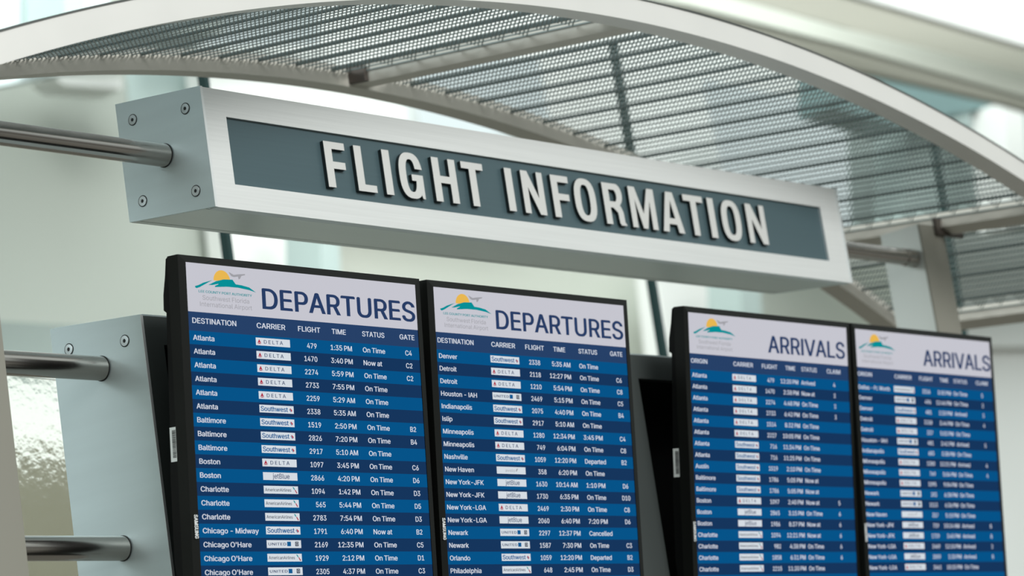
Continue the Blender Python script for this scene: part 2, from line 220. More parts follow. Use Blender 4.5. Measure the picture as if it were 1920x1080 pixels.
'B': (456, '60,0 60,509 241,509 274,507 304,501 329,491 350,477 367,461 381,442 390,421 396,398 398,374 397,353 393,336 387,320 378,307 368,295 356,286 343,278 329,272 315,267 315,262 331,260 347,254 363,245 378,234 391,220 402,203 411,184 416,161 418,136 416,111 410,88 400,67 386,48 368,31 344,18 317,8 284,2 247,0 125,57 245,57 281,60 309,67 330,80 344,96 353,115 355,137 354,153 350,169 342,184 333,197 320,209 306,218 289,225 269,229 248,231 125,231 125,285 238,285 256,287 273,290 288,296 302,304 314,314 323,326 330,340 335,355 336,372 333,393 326,412 313,429 294,442 270,449 240,452 125,452', '0,1,75 75,1,2 75,2,3 75,3,4 75,4,5 75,5,6 75,6,7 75,7,74 74,7,8 0,75,58 73,74,8 72,73,8 71,72,8 71,8,9 70,71,9 70,9,10 69,70,10 69,10,11 68,69,11 68,11,12 67,68,12 66,67,12 66,12,13 65,66,13 65,13,14 64,65,14 64,14,15 63,64,15 63,15,16 62,63,16 61,62,16 61,16,17 60,61,17 59,60,17 59,17,18 0,58,57 57,58,59 57,59,18 57,18,19 57,19,20 57,20,21 57,21,22 57,22,23 57,23,24 57,24,25 57,25,56 56,25,26 0,57,40 55,56,26 54,55,26 53,54,26 53,26,27 52,53,27 51,52,27 51,27,28 50,51,28 49,50,28 49,28,29 48,49,29 48,29,30 47,48,30 46,47,30 46,30,31 45,46,31 45,31,32 44,45,32 44,32,33 43,44,33 42,43,33 42,33,34 41,42,34 0,40,41 0,41,34 0,34,35 0,35,36 0,36,37 0,37,38 0,38,39'),
'C': (510, '267,-7 225,-3 186,7 150,25 119,49 92,79 70,115 53,157 44,203 40,254 44,305 53,352 70,393 92,429 119,459 150,484 186,501 225,512 267,516 293,514 317,511 340,504 362,496 383,485 402,471 419,456 435,438 448,418 459,397 467,373 473,348 408,348 404,365 397,380 389,395 380,407 369,418 357,428 344,437 330,444 315,449 300,453 284,455 267,456 237,453 209,445 184,432 161,414 141,391 125,364 113,332 106,295 103,254 106,213 113,177 125,145 141,117 161,94 184,76 210,63 237,56 267,53 284,54 300,56 315,60 330,65 344,72 357,81 369,90 380,102 389,114 397,128 404,144 408,160 473,160 467,135 459,112 448,91 435,71 420,53 402,38 383,24 363,13 341,5 317,-2 293,-6', '17,18,19 17,19,20 16,17,20 16,20,21 16,21,22 15,16,22 15,22,23 15,23,24 14,15,24 14,24,25 13,14,44 44,14,43 43,14,25 42,43,25 42,25,26 41,42,26 13,44,45 40,41,26 39,40,26 13,45,46 38,39,26 38,26,27 37,38,27 13,46,47 12,13,47 36,37,27 35,36,27 35,27,28 12,47,48 34,35,28 34,28,29 33,34,29 11,12,48 11,48,49 32,33,29 32,29,30 31,32,30 11,49,50 10,11,50 10,50,51 9,10,51 9,51,52 8,9,52 8,52,53 8,53,54 7,8,54 7,54,55 72,73,74 72,74,75 6,7,55 6,55,56 71,72,75 71,75,76 70,71,76 6,56,57 5,6,57 69,70,76 69,76,77 68,69,77 5,57,58 68,77,78 67,68,78 66,67,78 4,5,58 4,58,59 65,66,78 65,78,79 64,65,79 4,59,60 63,64,79 4,60,61 62,63,79 61,62,79 4,61,79 4,79,80 3,4,80 3,80,81 2,3,81 2,81,82 2,82,83 1,2,83 1,83,84 1,84,85 0,1,85'),
'D': (502, '219,0 96,0 96,57 215,57 254,60 288,68 318,81 343,99 363,122 379,149 390,181 397,216 399,255 397,294 390,329 379,361 364,388 344,410 320,428 291,441 258,449 221,452 93,452 93,509 225,509 273,505 315,495 353,478 385,455 412,426 433,391 449,351 458,306 462,255 458,205 449,159 433,119 411,83 384,54 351,31 312,14 268,3 125,509 125,0 60,0 60,509', '22,23,24 22,24,25 22,25,26 22,26,27 22,27,28 22,28,21 21,28,20 20,28,29 19,20,29 18,19,29 17,18,29 17,29,30 16,17,30 16,30,31 15,16,31 14,15,31 14,31,32 13,14,32 13,32,33 12,13,33 11,12,33 11,33,34 10,11,34 10,34,35 9,10,35 9,35,36 8,9,36 7,8,36 7,36,37 6,7,37 6,37,38 5,6,38 4,5,38 3,4,38 1,2,3 1,3,38 1,38,39 1,39,40 1,40,41 1,41,0 44,45,42 44,42,43'),
'E': (418, '60,0 60,509 372,509 372,452 125,452 125,286 355,286 355,229 125,229 125,57 375,57 375,0', '0,1,4 4,1,2 4,2,3 0,4,5 0,5,8 8,5,6 8,6,7 0,8,9 0,9,10 0,10,11'),
'F': (410, '60,0 60,509 369,509 369,452 125,452 125,278 346,278 346,221 125,221 125,0', '0,1,4 4,1,2 4,2,3 0,4,5 0,5,8 8,5,6 8,6,7 0,8,9'),
'G': (520, '269,-7 225,-3 185,7 149,25 118,49 91,79 69,116 53,157 43,203 40,254 43,305 53,352 69,393 91,429 117,459 149,484 184,501 223,512 265,516 291,514 316,510 340,504 363,494 384,483 403,469 421,453 436,436 449,416 460,395 468,373 474,349 408,349 402,365 395,379 387,393 378,406 368,417 356,427 344,436 330,443 315,448 300,453 283,455 265,456 236,453 209,445 183,432 160,414 141,392 125,364 113,332 106,295 103,254 106,213 113,177 125,145 141,117 161,95 184,76 210,63 238,56 269,53 296,55 322,61 345,71 365,85 382,102 396,123 407,147 413,173 415,202 434,199 283,199 283,256 478,256 478,200 475,160 466,124 451,91 431,62 406,38 377,19 344,5 308,-4', '17,18,19 17,19,20 16,17,20 16,20,21 16,21,22 15,16,22 15,22,23 14,15,23 14,23,24 14,24,25 13,14,44 44,14,43 43,14,25 42,43,25 41,42,25 13,44,45 40,41,25 40,25,26 39,40,26 13,45,46 38,39,26 37,38,26 37,26,27 13,46,47 12,13,47 36,37,27 35,36,27 35,27,28 12,47,48 34,35,28 34,28,29 11,12,48 33,34,29 11,48,49 32,33,29 32,29,30 31,32,30 11,49,50 10,11,50 10,50,51 9,10,51 9,51,52 72,73,74 72,74,70 70,74,75 8,9,52 8,52,53 8,53,54 7,8,54 72,70,69 71,70,75 71,75,76 69,72,71 69,71,76 7,54,55 68,69,76 68,76,77 6,7,55 67,68,77 6,55,56 67,77,78 66,67,78 6,56,57 5,6,57 65,66,78 5,57,58 65,78,79 64,65,79 4,5,58 4,58,59 63,64,79 4,59,60 63,79,80 62,63,80 4,60,61 61,62,80 4,61,80 3,4,80 3,80,81 2,3,81 2,81,82 1,2,82 1,82,83 0,1,83'),
'H': (517, '60,0 60,509 125,509 125,289 392,289 392,509 457,509 457,0 392,0 392,232 125,232 125,0', '0,1,2 0,2,3 4,5,6 4,6,7 0,3,10 10,3,4 10,4,9 9,4,7 0,10,11 8,9,7'),
'I': (187, '60,0 126,0 126,509 60,509', '0,1,2 0,2,3'),
'J': (396, '185,-7 143,-2 106,11 75,33 52,63 38,100 33,145 33,173 98,173 98,145 100,117 108,93 122,74 139,61 160,53 185,50 209,53 230,61 248,74 261,93 269,117 272,145 272,509 336,509 336,145 332,100 318,63 294,33 263,11 227,-2', '21,22,23 21,23,24 6,7,8 6,8,9 5,6,9 5,9,10 20,21,24 20,24,25 5,10,11 19,20,25 4,5,11 19,25,26 4,11,12 18,19,26 4,12,13 17,18,26 3,4,13 17,26,27 3,13,14 16,17,27 3,14,15 15,16,27 3,15,27 2,3,27 2,27,28 1,2,28 1,28,29 0,1,29'),
'K': (466, '104,145 104,216 116,231 128,246 139,261 151,275 162,289 174,303 187,317 199,331 212,344 364,509 448,509 231,276 228,276 60,0 60,509 125,509 125,334 124,225 125,193 125,0 372,0 188,259 228,309 449,0', '10,11,12 10,12,13 9,10,13 8,9,13 7,8,13 6,7,13 5,6,14 14,6,13 5,14,0 4,5,0 3,4,0 2,3,0 1,2,0 15,16,17 15,17,18 15,18,19 15,19,20 15,20,21 23,24,25 22,23,25'),
'L': (393, '60,0 60,509 125,509 125,57 361,57 361,0', '0,1,2 0,2,3 0,3,4 0,4,5'),
'M': (628, '60,0 60,509 152,509 277,187 280,179 284,170 287,159 291,147 295,135 299,123 303,110 307,97 311,84 315,71 319,60 322,49 307,49 311,59 314,71 318,83 322,95 326,108 330,121 334,134 338,146 342,158 346,169 349,179 352,187 476,509 568,509 568,0 504,0 504,291 504,302 504,314 504,327 505,340 505,354 505,369 506,413 506,428 507,443 507,457 513,457 508,441 503,425 498,409 492,393 487,378 482,363 477,348 472,335 467,322 463,310 459,300 456,291 342,0 286,0 170,291 167,300 163,310 159,321 155,333 150,347 145,361 140,376 134,392 129,408 124,424 118,441 112,457 119,457 119,444 120,430 120,416 120,401 121,386 121,372 122,328 122,315 122,302 122,291 122,0', '0,1,71 71,1,2 71,2,72 72,2,3 28,29,43 43,29,30 43,30,44 44,30,31 0,71,70 73,72,3 28,43,42 45,44,31 74,73,69 69,73,3 28,42,46 46,42,41 0,70,74 74,70,69 46,45,41 41,45,31 0,74,75 40,41,31 28,46,47 68,69,3 0,75,76 39,40,31 28,47,48 67,68,3 0,76,77 28,48,49 66,67,3 0,77,78 28,49,50 65,66,3 0,78,79 38,39,31 28,50,51 64,65,3 37,38,31 28,51,52 63,64,3 36,37,31 28,52,53 62,63,3 0,79,80 35,36,31 28,53,54 61,62,3 0,80,81 34,35,31 60,61,3 28,54,55 0,81,82 33,34,31 59,60,3 28,55,56 0,82,83 58,59,3 28,56,57 32,33,31 58,3,4 27,28,57 58,4,5 26,27,57 58,5,6 25,26,57 58,6,7 24,25,57 58,7,8 23,24,57 58,8,9 22,23,57 58,9,10 21,22,57 58,10,11 20,21,57 58,11,12 19,20,57 58,12,18 18,12,13 18,19,13 13,19,57 58,18,17 14,13,57 15,14,57 58,17,16 58,16,15 58,15,57'),
'N': (523, '60,0 60,509 136,509 343,183 349,174 355,163 363,151 371,137 379,122 388,107 396,90 405,73 414,55 405,54 403,72 402,90 401,108 400,126 399,142 399,157 399,171 399,184 399,195 399,509 463,509 463,0 387,0 202,290 194,303 186,317 177,331 168,346 159,363 148,381 136,402 123,425 108,452 119,454 120,429 121,406 122,384 123,363 124,345 124,328 125,313 125,301 125,291 125,0', '0,1,36 36,1,2 36,2,37 37,2,3 22,23,24 22,24,25 38,37,3 0,36,38 38,36,35 0,38,39 35,38,3 34,35,3 0,39,40 33,34,3 0,40,41 32,33,3 0,41,42 31,32,3 30,31,3 0,42,43 29,30,3 0,43,44 28,29,3 0,44,45 27,28,3 0,45,46 0,46,47 26,27,3 21,22,25 20,21,25 26,3,4 26,4,5 19,20,25 26,5,6 18,19,25 26,6,7 17,18,25 26,7,8 16,17,25 26,8,9 15,16,25 26,9,10 26,10,14 14,10,11 14,15,11 11,15,25 12,11,25 26,14,13 13,12,25 26,13,25'),
'O': (533, '267,-7 225,-3 186,7 150,25 119,49 92,79 70,115 53,157 44,203 40,254 44,305 53,352 70,393 92,429 119,459 150,484 186,501 225,512 267,516 309,512 348,501 384,484 415,459 442,429 464,393 480,352 490,305 493,254 490,203 480,157 464,115 442,79 415,49 384,25 348,7 309,-3 267,53 296,55 324,63 349,76 372,94 392,116 408,144 420,176 428,213 430,254 428,295 420,332 408,365 392,392 372,415 349,433 324,446 296,453 267,456 237,453 210,445 184,433 161,415 142,392 125,364 113,332 106,295 103,254 106,213 113,176 125,144 142,117 161,94 184,76 210,63 237,55', '17,18,19 16,17,19 16,19,20 15,16,20 15,20,21 14,15,21 14,21,22 13,14,55 55,14,54 54,14,22 54,22,53 53,22,23 13,55,56 52,53,23 51,52,23 13,56,57 13,57,58 50,51,23 12,13,58 50,23,24 12,58,59 49,50,24 11,12,59 49,24,25 11,59,60 48,49,25 47,48,25 11,60,61 10,11,61 47,25,26 10,61,62 46,47,26 9,10,62 46,26,27 9,62,63 45,46,27 8,9,63 8,63,64 44,45,27 44,27,28 8,64,65 43,44,28 7,8,65 43,28,29 7,65,66 42,43,29 6,7,66 42,29,30 6,66,67 41,42,30 6,67,68 40,41,30 5,6,68 40,30,31 5,68,69 39,40,31 4,5,69 39,31,32 4,69,70 38,39,32 4,70,71 37,38,32 4,71,36 36,37,32 4,36,32 3,4,32 3,32,33 2,3,33 2,33,34 1,2,34 1,34,35 0,1,35'),
'P': (444, '60,0 60,509 235,509 272,506 305,499 332,487 356,471 375,452 390,430 400,404 407,377 409,348 407,318 400,291 390,265 375,243 356,223 332,207 305,195 272,188 235,186 126,186 126,242 233,242 257,244 279,248 297,256 312,266 324,279 333,294 339,310 343,328 344,348 343,367 339,385 333,402 324,416 312,428 297,439 279,446 257,451 232,452 125,452 125,0', '0,1,42 42,1,2 42,2,3 42,3,4 42,4,5 42,5,6 42,6,7 0,42,43 41,42,7 40,41,7 40,7,8 39,40,8 38,39,8 37,38,8 37,8,9 36,37,9 35,36,9 35,9,10 34,35,10 33,34,10 33,10,11 32,33,11 31,32,11 31,11,12 30,31,12 30,12,13 29,30,13 28,29,13 28,13,14 27,28,14 26,27,14 26,14,15 25,26,15 24,25,15 23,24,15 23,15,16 21,22,23 21,23,16 21,16,17 21,17,18 21,18,19 21,19,20'),
'R': (449, '60,0 60,509 236,509 273,506 305,500 333,489 356,473 376,455 390,433 401,408 407,381 409,352 407,323 401,296 390,271 376,250 356,232 333,217 305,206 273,200 236,198 126,198 126,255 234,255 258,256 280,260 298,267 313,276 325,287 334,300 340,316 344,333 345,352 344,371 340,389 334,405 325,419 313,430 298,440 279,446 258,451 233,452 125,452 125,0 353,0 230,229 303,229 428,0', '0,1,42 42,1,2 42,2,3 42,3,4 42,4,5 42,5,6 42,6,7 42,7,41 41,7,40 40,7,8 0,42,43 39,40,8 38,39,8 37,38,8 37,8,9 36,37,9 35,36,9 35,9,10 34,35,10 33,34,10 33,10,11 32,33,11 31,32,11 31,11,12 30,31,12 30,12,13 29,30,13 28,29,13 28,13,14 27,28,14 26,27,14 26,14,15 25,26,15 24,25,15 23,24,15 21,22,23 21,23,15 21,15,16 21,16,17 21,17,18 21,18,19 21,19,20 44,45,46 44,46,47'),
'S': (446, '224,-9 188,-7 156,-1 128,9 102,23 81,40 64,60 51,83 42,109 38,137 104,137 108,118 114,102 123,88 136,76 150,66 166,59 185,53 204,50 224,49 246,50 267,54 286,60 303,69 317,79 329,92 338,106 344,122 346,139 344,154 340,168 332,179 322,189 310,197 296,205 280,211 263,217 245,222 184,239 145,253 112,269 86,289 67,313 56,341 52,372 54,400 62,425 75,448 92,468 113,484 138,498 165,508 195,514 227,516 259,514 289,508 316,498 340,484 360,468 377,449 390,427 398,403 401,378 337,378 332,402 320,421 302,437 280,449 254,456 225,459 204,457 185,454 167,448 152,440 139,430 129,418 121,405 117,391 115,376 117,359 122,345 131,334 142,324 155,315 169,308 184,302 198,297 212,293 264,279 279,275 295,270 312,264 328,256 344,248 359,238 372,226 384,213 395,198 402,180 407,161 408,139 406,112 399,87 386,64 370,43 349,25 323,11 294,0 261,-7', '52,53,54 51,52,54 51,54,55 50,51,55 50,55,56 49,50,56 49,56,57 48,49,57 48,57,58 47,48,69 69,48,58 69,58,59 47,69,70 68,69,59 47,70,71 67,68,59 47,71,72 66,67,59 66,59,60 46,47,72 46,72,73 46,73,74 65,66,60 46,74,75 65,60,61 45,46,75 64,65,61 45,75,76 45,76,77 64,61,62 63,64,62 44,45,77 44,77,78 44,78,79 43,44,79 43,79,80 43,80,81 42,43,81 42,81,82 42,82,83 42,83,84 41,42,84 41,84,85 41,85,86 41,86,87 41,87,88 40,41,88 40,88,89 40,89,90 40,90,91 39,40,91 39,91,92 39,92,93 38,39,93 38,93,94 37,38,94 37,94,95 37,95,96 36,37,96 35,36,96 35,96,97 34,35,97 33,34,97 33,97,98 32,33,98 31,32,98 31,98,99 30,31,99 29,30,99 29,99,100 28,29,100 27,28,100 27,100,101 8,9,10 8,10,11 26,27,101 8,11,12 26,101,102 7,8,12 25,26,102 7,12,13 24,25,102 7,13,14 24,102,103 6,7,14 23,24,103 6,14,15 22,23,103 6,15,16 22,103,104 5,6,16 21,22,104 5,16,17 20,21,104 5,17,18 5,18,19 19,20,104 5,19,104 5,104,105 4,5,105 4,105,106 3,4,106 3,106,107 2,3,107 2,107,108 1,2,108 0,1,108'),
'T': (448, '32,452 32,509 417,509 417,452 257,452 257,0 193,0 193,452', '0,1,2 0,2,3 7,0,3 6,7,4 4,7,3 6,4,5'),
'U': (517, '259,-8 220,-6 186,2 154,15 126,33 103,55 85,80 71,108 63,140 60,173 60,509 124,509 124,178 126,155 132,133 141,113 153,95 169,80 187,68 208,59 232,53 259,52 285,53 309,59 331,68 349,80 364,95 377,113 385,133 391,155 393,178 393,509 457,509 457,173 454,140 446,108 433,80 414,55 391,33 363,15 332,2 297,-6', '9,10,11 9,11,12 30,31,32 30,32,33 9,12,13 29,30,33 8,9,13 29,33,34 8,13,14 28,29,34 7,8,14 28,34,35 7,14,15 27,28,35 7,15,16 26,27,35 6,7,16 26,35,36 6,16,17 25,26,36 5,6,17 5,17,18 24,25,36 24,36,37 5,18,19 23,24,37 5,19,20 22,23,37 4,5,20 22,37,38 4,20,21 21,22,38 4,21,38 3,4,38 3,38,39 2,3,39 2,39,40 1,2,40 1,40,41 0,1,41'),
'V': (479, '204,0 16,509 84,509 192,206 199,187 207,164 215,137 225,106 236,71 248,31 235,31 247,71 257,107 267,138 276,165 283,187 290,206 395,509 463,509 278,0', '0,1,2 0,2,3 16,17,18 16,18,19 0,3,4 15,16,19 0,4,5 14,15,19 13,14,19 0,5,6 12,13,19 0,6,7 11,12,19 0,7,8 0,8,10 10,8,9 10,11,19 0,10,19'),
'W': (686, '155,0 16,509 82,509 163,196 167,179 172,162 175,145 179,128 183,111 187,94 190,76 194,58 197,40 189,40 193,58 196,76 200,94 203,111 207,128 211,145 215,162 220,179 224,196 306,509 380,509 462,196 466,179 470,162 474,145 478,128 482,111 486,94 490,76 494,58 497,40 488,40 492,58 495,76 499,94 503,111 506,128 510,145 515,162 519,179 523,196 603,509 670,509 530,0 455,0 368,323 362,345 357,368 351,391 346,417 341,445 336,475 350,475 345,446 340,420 335,395 330,371 324,347 318,323 230,0', '0,1,2 0,2,3 22,23,55 55,23,24 55,24,56 56,24,25 44,45,46 44,46,47 22,55,54 57,56,25 58,57,53 53,57,25 22,54,58 58,54,53 22,58,59 52,53,25 22,59,60 51,52,25 22,60,61 50,51,25 22,61,62 49,50,25 22,62,63 48,49,25 0,3,4 21,22,63 48,25,26 43,44,47 0,4,5 20,21,63 48,26,27 42,43,47 0,5,6 19,20,63 48,27,28 41,42,47 0,6,7 18,19,63 48,28,29 40,41,47 0,7,8 17,18,63 48,29,30 39,40,47 0,8,9 16,17,63 48,30,31 38,39,47 0,9,10 15,16,63 48,31,32 37,38,47 0,10,14 14,10,11 14,15,11 11,15,63 48,32,36 36,32,33 36,37,33 33,37,47 0,14,13 12,11,63 48,36,35 34,33,47 0,13,12 0,12,63 48,35,34 48,34,47'),
'Y': (472, '203,0 203,208 16,509 91,509 192,344 203,327 213,309 222,292 231,274 240,254 250,230 224,230 233,254 242,275 251,293 260,310 270,327 280,344 381,509 455,509 268,208 268,0', '1,2,3 1,3,4 17,18,19 17,19,20 1,4,5 16,17,20 1,5,6 15,16,20 14,15,20 1,6,7 13,14,20 1,7,8 12,13,9 9,13,20 1,8,12 12,8,9 1,12,11 10,9,20 1,11,10 1,10,20 0,1,20 0,20,21'),
'a': (389, '160,-9 137,-7 115,-3 94,5 76,15 60,29 48,45 38,63 32,84 30,108 32,128 36,146 43,161 53,174 64,184 78,193 92,200 108,206 125,211 143,214 161,217 178,220 200,223 218,225 234,227 247,229 257,231 265,235 271,240 274,246 276,255 276,257 275,272 272,285 267,297 260,307 251,315 240,322 227,327 212,330 196,331 178,330 163,327 149,322 137,316 127,309 118,301 110,292 104,283 100,274 41,291 51,313 64,331 79,346 95,358 114,368 133,375 153,380 173,383 194,384 208,384 223,382 239,379 255,375 271,369 286,360 300,350 312,336 322,320 330,301 335,278 337,251 337,0 277,0 277,52 272,52 267,43 260,34 252,25 242,16 229,8 215,1 199,-4 181,-7 170,45 192,47 211,51 228,59 242,68 254,80 263,93 270,108 274,122 276,138 276,190 272,187 267,184 259,182 251,180 241,178 231,176 221,174 210,173 200,171 191,170 182,169 175,168 161,166 147,163 134,159 122,153 112,147 103,139 97,130 93,118 92,105 93,93 96,82 102,72 109,64 119,57 130,52 142,48 156,46', '58,59,60 58,60,61 57,58,61 57,61,62 56,57,62 56,62,63 55,56,63 55,63,64 55,64,65 54,55,65 54,65,66 53,54,66 53,66,67 52,53,67 52,67,40 40,67,39 39,67,68 51,52,41 41,52,40 51,41,42 38,39,68 51,42,43 37,38,68 51,43,44 36,37,68 36,68,69 51,44,45 35,36,69 50,51,45 50,45,46 34,35,69 50,46,47 34,69,70 33,34,70 50,47,48 49,50,48 32,33,70 32,70,71 31,32,71 30,31,71 29,30,71 29,71,72 28,29,72 27,28,72 26,27,94 94,27,72 25,26,94 24,25,94 23,24,94 22,23,94 21,22,94 20,21,94 19,20,94 18,19,94 17,18,94 16,17,94 15,16,94 14,15,94 14,94,95 93,94,72 14,95,96 13,14,96 13,96,97 13,97,98 13,98,99 13,99,100 13,100,101 12,13,101 12,101,102 12,102,103 12,103,104 12,104,105 12,105,106 12,106,107 12,107,108 12,108,109 11,12,109 11,109,110 11,110,111 11,111,112 10,11,112 10,112,113 92,93,72 10,113,114 9,10,114 91,92,72 9,114,115 8,9,115 90,91,72 8,115,116 8,116,117 89,90,72 7,8,117 7,117,118 88,89,74 74,89,72 7,118,119 87,88,74 7,119,120 6,7,120 86,87,75 75,87,74 6,120,121 6,121,122 86,75,76 73,74,72 85,86,76 6,122,123 84,85,76 6,123,84 5,6,84 5,84,76 5,76,77 5,77,78 4,5,78 4,78,79 4,79,80 3,4,80 3,80,81 2,3,81 2,81,82 1,2,82 1,82,83 0,1,83'),
'b': (424, '229,-8 208,-7 189,-3 172,4 159,12 147,21 138,31 130,41 123,50 118,59 112,59 112,0 53,0 53,509 114,509 114,319 118,319 123,327 130,336 137,346 147,355 158,364 171,373 188,379 207,383 229,384 259,382 287,374 313,361 335,342 354,320 370,293 381,261 388,227 390,189 388,151 381,116 370,84 355,57 336,34 313,16 288,3 260,-6 220,47 242,49 262,55 279,66 294,80 306,97 316,117 323,139 327,163 328,189 327,215 323,239 316,261 307,281 295,298 280,311 262,322 243,328 220,330 198,328 178,322 161,312 147,299 134,282 125,263 118,241 114,216 113,189 114,162 118,138 125,115 135,95 147,78 162,65 179,55 198,49', '12,13,14 12,14,15 24,25,26 23,24,26 23,26,27 22,23,27 22,27,28 21,22,28 20,21,28 20,28,29 19,20,29 18,19,29 18,29,61 61,29,30 17,18,61 17,61,62 60,61,30 17,62,63 59,60,30 16,17,63 16,63,64 58,59,30 58,30,31 12,15,16 12,16,68 68,16,67 67,16,66 66,16,65 65,16,64 57,58,31 56,57,31 56,31,32 55,56,32 54,55,32 54,32,33 12,68,69 53,54,33 53,33,34 12,69,70 52,53,34 12,70,71 51,52,34 51,34,35 50,51,35 12,71,72 50,35,36 49,50,36 12,72,73 48,49,36 48,36,37 12,73,74 47,48,37 12,74,10 10,74,75 47,37,38 46,47,38 10,75,76 45,46,38 10,76,9 9,76,77 12,10,11 8,9,77 45,38,39 8,77,78 44,45,39 7,8,78 7,78,43 43,44,39 7,43,39 6,7,39 6,39,40 5,6,40 4,5,40 4,40,41 3,4,41 2,3,41 2,41,42 1,2,42 1,42,0'),
'c': (395, '207,-8 174,-5 144,3 117,16 93,35 72,58 56,85 44,116 37,150 34,187 37,225 44,260 56,291 72,318 93,341 117,360 144,374 174,382 207,384 226,384 243,381 260,377 276,371 291,364 305,356 318,346 330,335 340,322 349,308 356,293 362,277 303,262 300,272 295,281 290,289 284,297 278,304 270,311 261,316 252,321 242,325 231,328 220,329 207,330 184,328 163,321 145,310 130,296 118,278 108,258 102,236 98,212 96,187 98,163 102,139 108,117 118,97 130,80 145,66 163,55 184,49 207,46 220,47 232,49 243,52 253,55 262,60 271,66 279,73 285,80 292,89 297,98 301,107 304,117 363,102 357,86 350,70 341,56 331,43 319,32 306,21 292,12 277,5 261,-1 244,-5 226,-7', '17,18,19 17,19,20 16,17,20 16,20,21 16,21,22 15,16,22 15,22,23 15,23,24 14,15,24 14,24,25 14,25,26 13,14,44 44,14,43 43,14,26 43,26,27 42,43,27 41,42,27 13,44,45 40,41,27 39,40,27 39,27,28 13,45,46 38,39,28 12,13,46 37,38,28 36,37,28 12,46,47 36,28,29 35,36,29 34,35,29 12,47,48 34,29,30 11,12,48 33,34,30 32,33,30 11,48,49 32,30,31 10,11,49 10,49,50 10,50,51 9,10,51 9,51,52 8,9,52 8,52,53 8,53,54 7,8,54 7,54,55 7,55,56 72,73,74 6,7,56 71,72,74 71,74,75 70,71,75 6,56,57 69,70,75 69,75,76 5,6,57 5,57,58 68,69,76 67,68,76 67,76,77 5,58,59 66,67,77 65,66,77 4,5,59 65,77,78 4,59,60 64,65,78 63,64,78 4,60,61 62,63,78 61,62,78 4,61,78 4,78,79 3,4,79 3,79,80 3,80,81 2,3,81 2,81,82 2,82,83 1,2,83 1,83,84 0,1,84 0,84,85'),
'd': (424, '195,-8 165,-6 137,3 111,16 89,34 70,57 55,84 43,116 36,151 34,189 36,227 43,261 55,293 70,320 89,342 112,361 137,374 165,382 196,384 218,383 237,379 253,373 267,364 278,355 287,346 295,336 301,327 306,319 311,319 311,509 372,509 372,0 313,0 313,59 307,59 301,50 295,41 287,31 277,21 266,12 252,4 236,-3 217,-7 205,47 226,49 246,55 263,65 278,78 290,95 299,115 306,138 310,162 312,189 310,216 306,241 300,263 290,282 278,299 263,312 246,322 227,328 205,330 182,328 162,322 145,311 130,298 118,281 108,261 102,239 98,215 96,189 98,163 102,139 109,117 118,97 130,80 145,66 162,55 182,49', '28,29,30 28,30,31 17,18,19 17,19,20 16,17,20 16,20,21 15,16,21 15,21,22 15,22,23 14,15,23 14,23,24 14,24,25 13,14,61 61,14,25 61,25,26 13,61,62 60,61,26 13,62,63 59,60,26 59,26,27 13,63,64 58,59,27 12,13,64 58,27,28 58,28,57 57,28,56 56,28,55 55,28,31 12,64,65 12,65,66 11,12,66 11,66,67 54,55,31 10,11,67 10,67,68 53,54,31 10,68,69 9,10,69 52,53,31 9,69,70 8,9,70 8,70,71 51,52,31 8,71,72 50,51,31 7,8,72 7,72,73 49,50,31 7,73,74 6,7,74 48,49,31 6,74,75 47,48,33 33,48,31 5,6,75 5,75,76 46,47,33 5,76,77 45,46,34 34,46,33 45,34,35 32,33,31 4,5,77 4,77,78 44,45,35 44,35,36 4,78,43 43,44,36 4,43,36 4,36,37 3,4,37 3,37,38 3,38,39 2,3,39 2,39,40 2,40,41 1,2,41 1,41,42 0,1,42'),
'e': (404, '212,-8 177,-5 145,3 117,16 92,35 72,58 56,85 44,116 37,150 34,187 36,224 44,258 55,290 71,317 91,340 115,359 142,373 172,382 205,384 226,383 246,380 266,374 285,366 303,355 319,341 334,324 347,305 357,282 365,256 370,227 371,194 371,169 75,169 75,221 338,221 310,202 308,226 304,248 298,269 288,286 277,301 263,314 246,323 227,328 205,330 183,328 164,323 146,313 131,301 119,286 109,270 102,251 97,231 96,211 96,178 98,151 102,127 110,106 121,88 135,73 151,61 169,53 190,48 212,46 227,47 241,49 254,53 265,58 276,65 285,73 294,82 300,93 306,105 365,91 358,72 348,55 335,39 320,26 302,14 283,4 261,-3 237,-7', '17,18,19 17,19,20 16,17,20 16,20,21 16,21,22 15,16,22 15,22,23 14,15,23 14,23,24 14,24,25 13,14,45 45,14,44 44,14,25 43,44,25 13,45,46 42,43,25 42,25,26 13,46,47 41,42,26 12,13,47 40,41,26 12,47,48 40,26,27 12,48,49 39,40,27 11,12,49 11,49,50 38,39,27 38,27,28 11,50,51 37,38,28 10,11,51 37,28,29 10,51,52 36,37,29 10,52,33 33,52,53 36,29,34 34,29,30 35,36,34 9,10,33 9,33,32 53,33,34 53,34,30 54,53,30 54,30,31 8,9,32 55,54,31 8,32,31 8,31,55 8,55,56 7,8,56 7,56,57 6,7,57 6,57,58 71,72,73 70,71,73 70,73,74 6,58,59 5,6,59 69,70,74 5,59,60 68,69,74 68,74,75 67,68,75 5,60,61 4,5,61 66,67,75 66,75,76 4,61,62 65,66,76 64,65,76 4,62,63 63,64,76 4,63,76 4,76,77 3,4,77 3,77,78 2,3,78 2,78,79 2,79,80 1,2,80 1,80,81 0,1,81'),
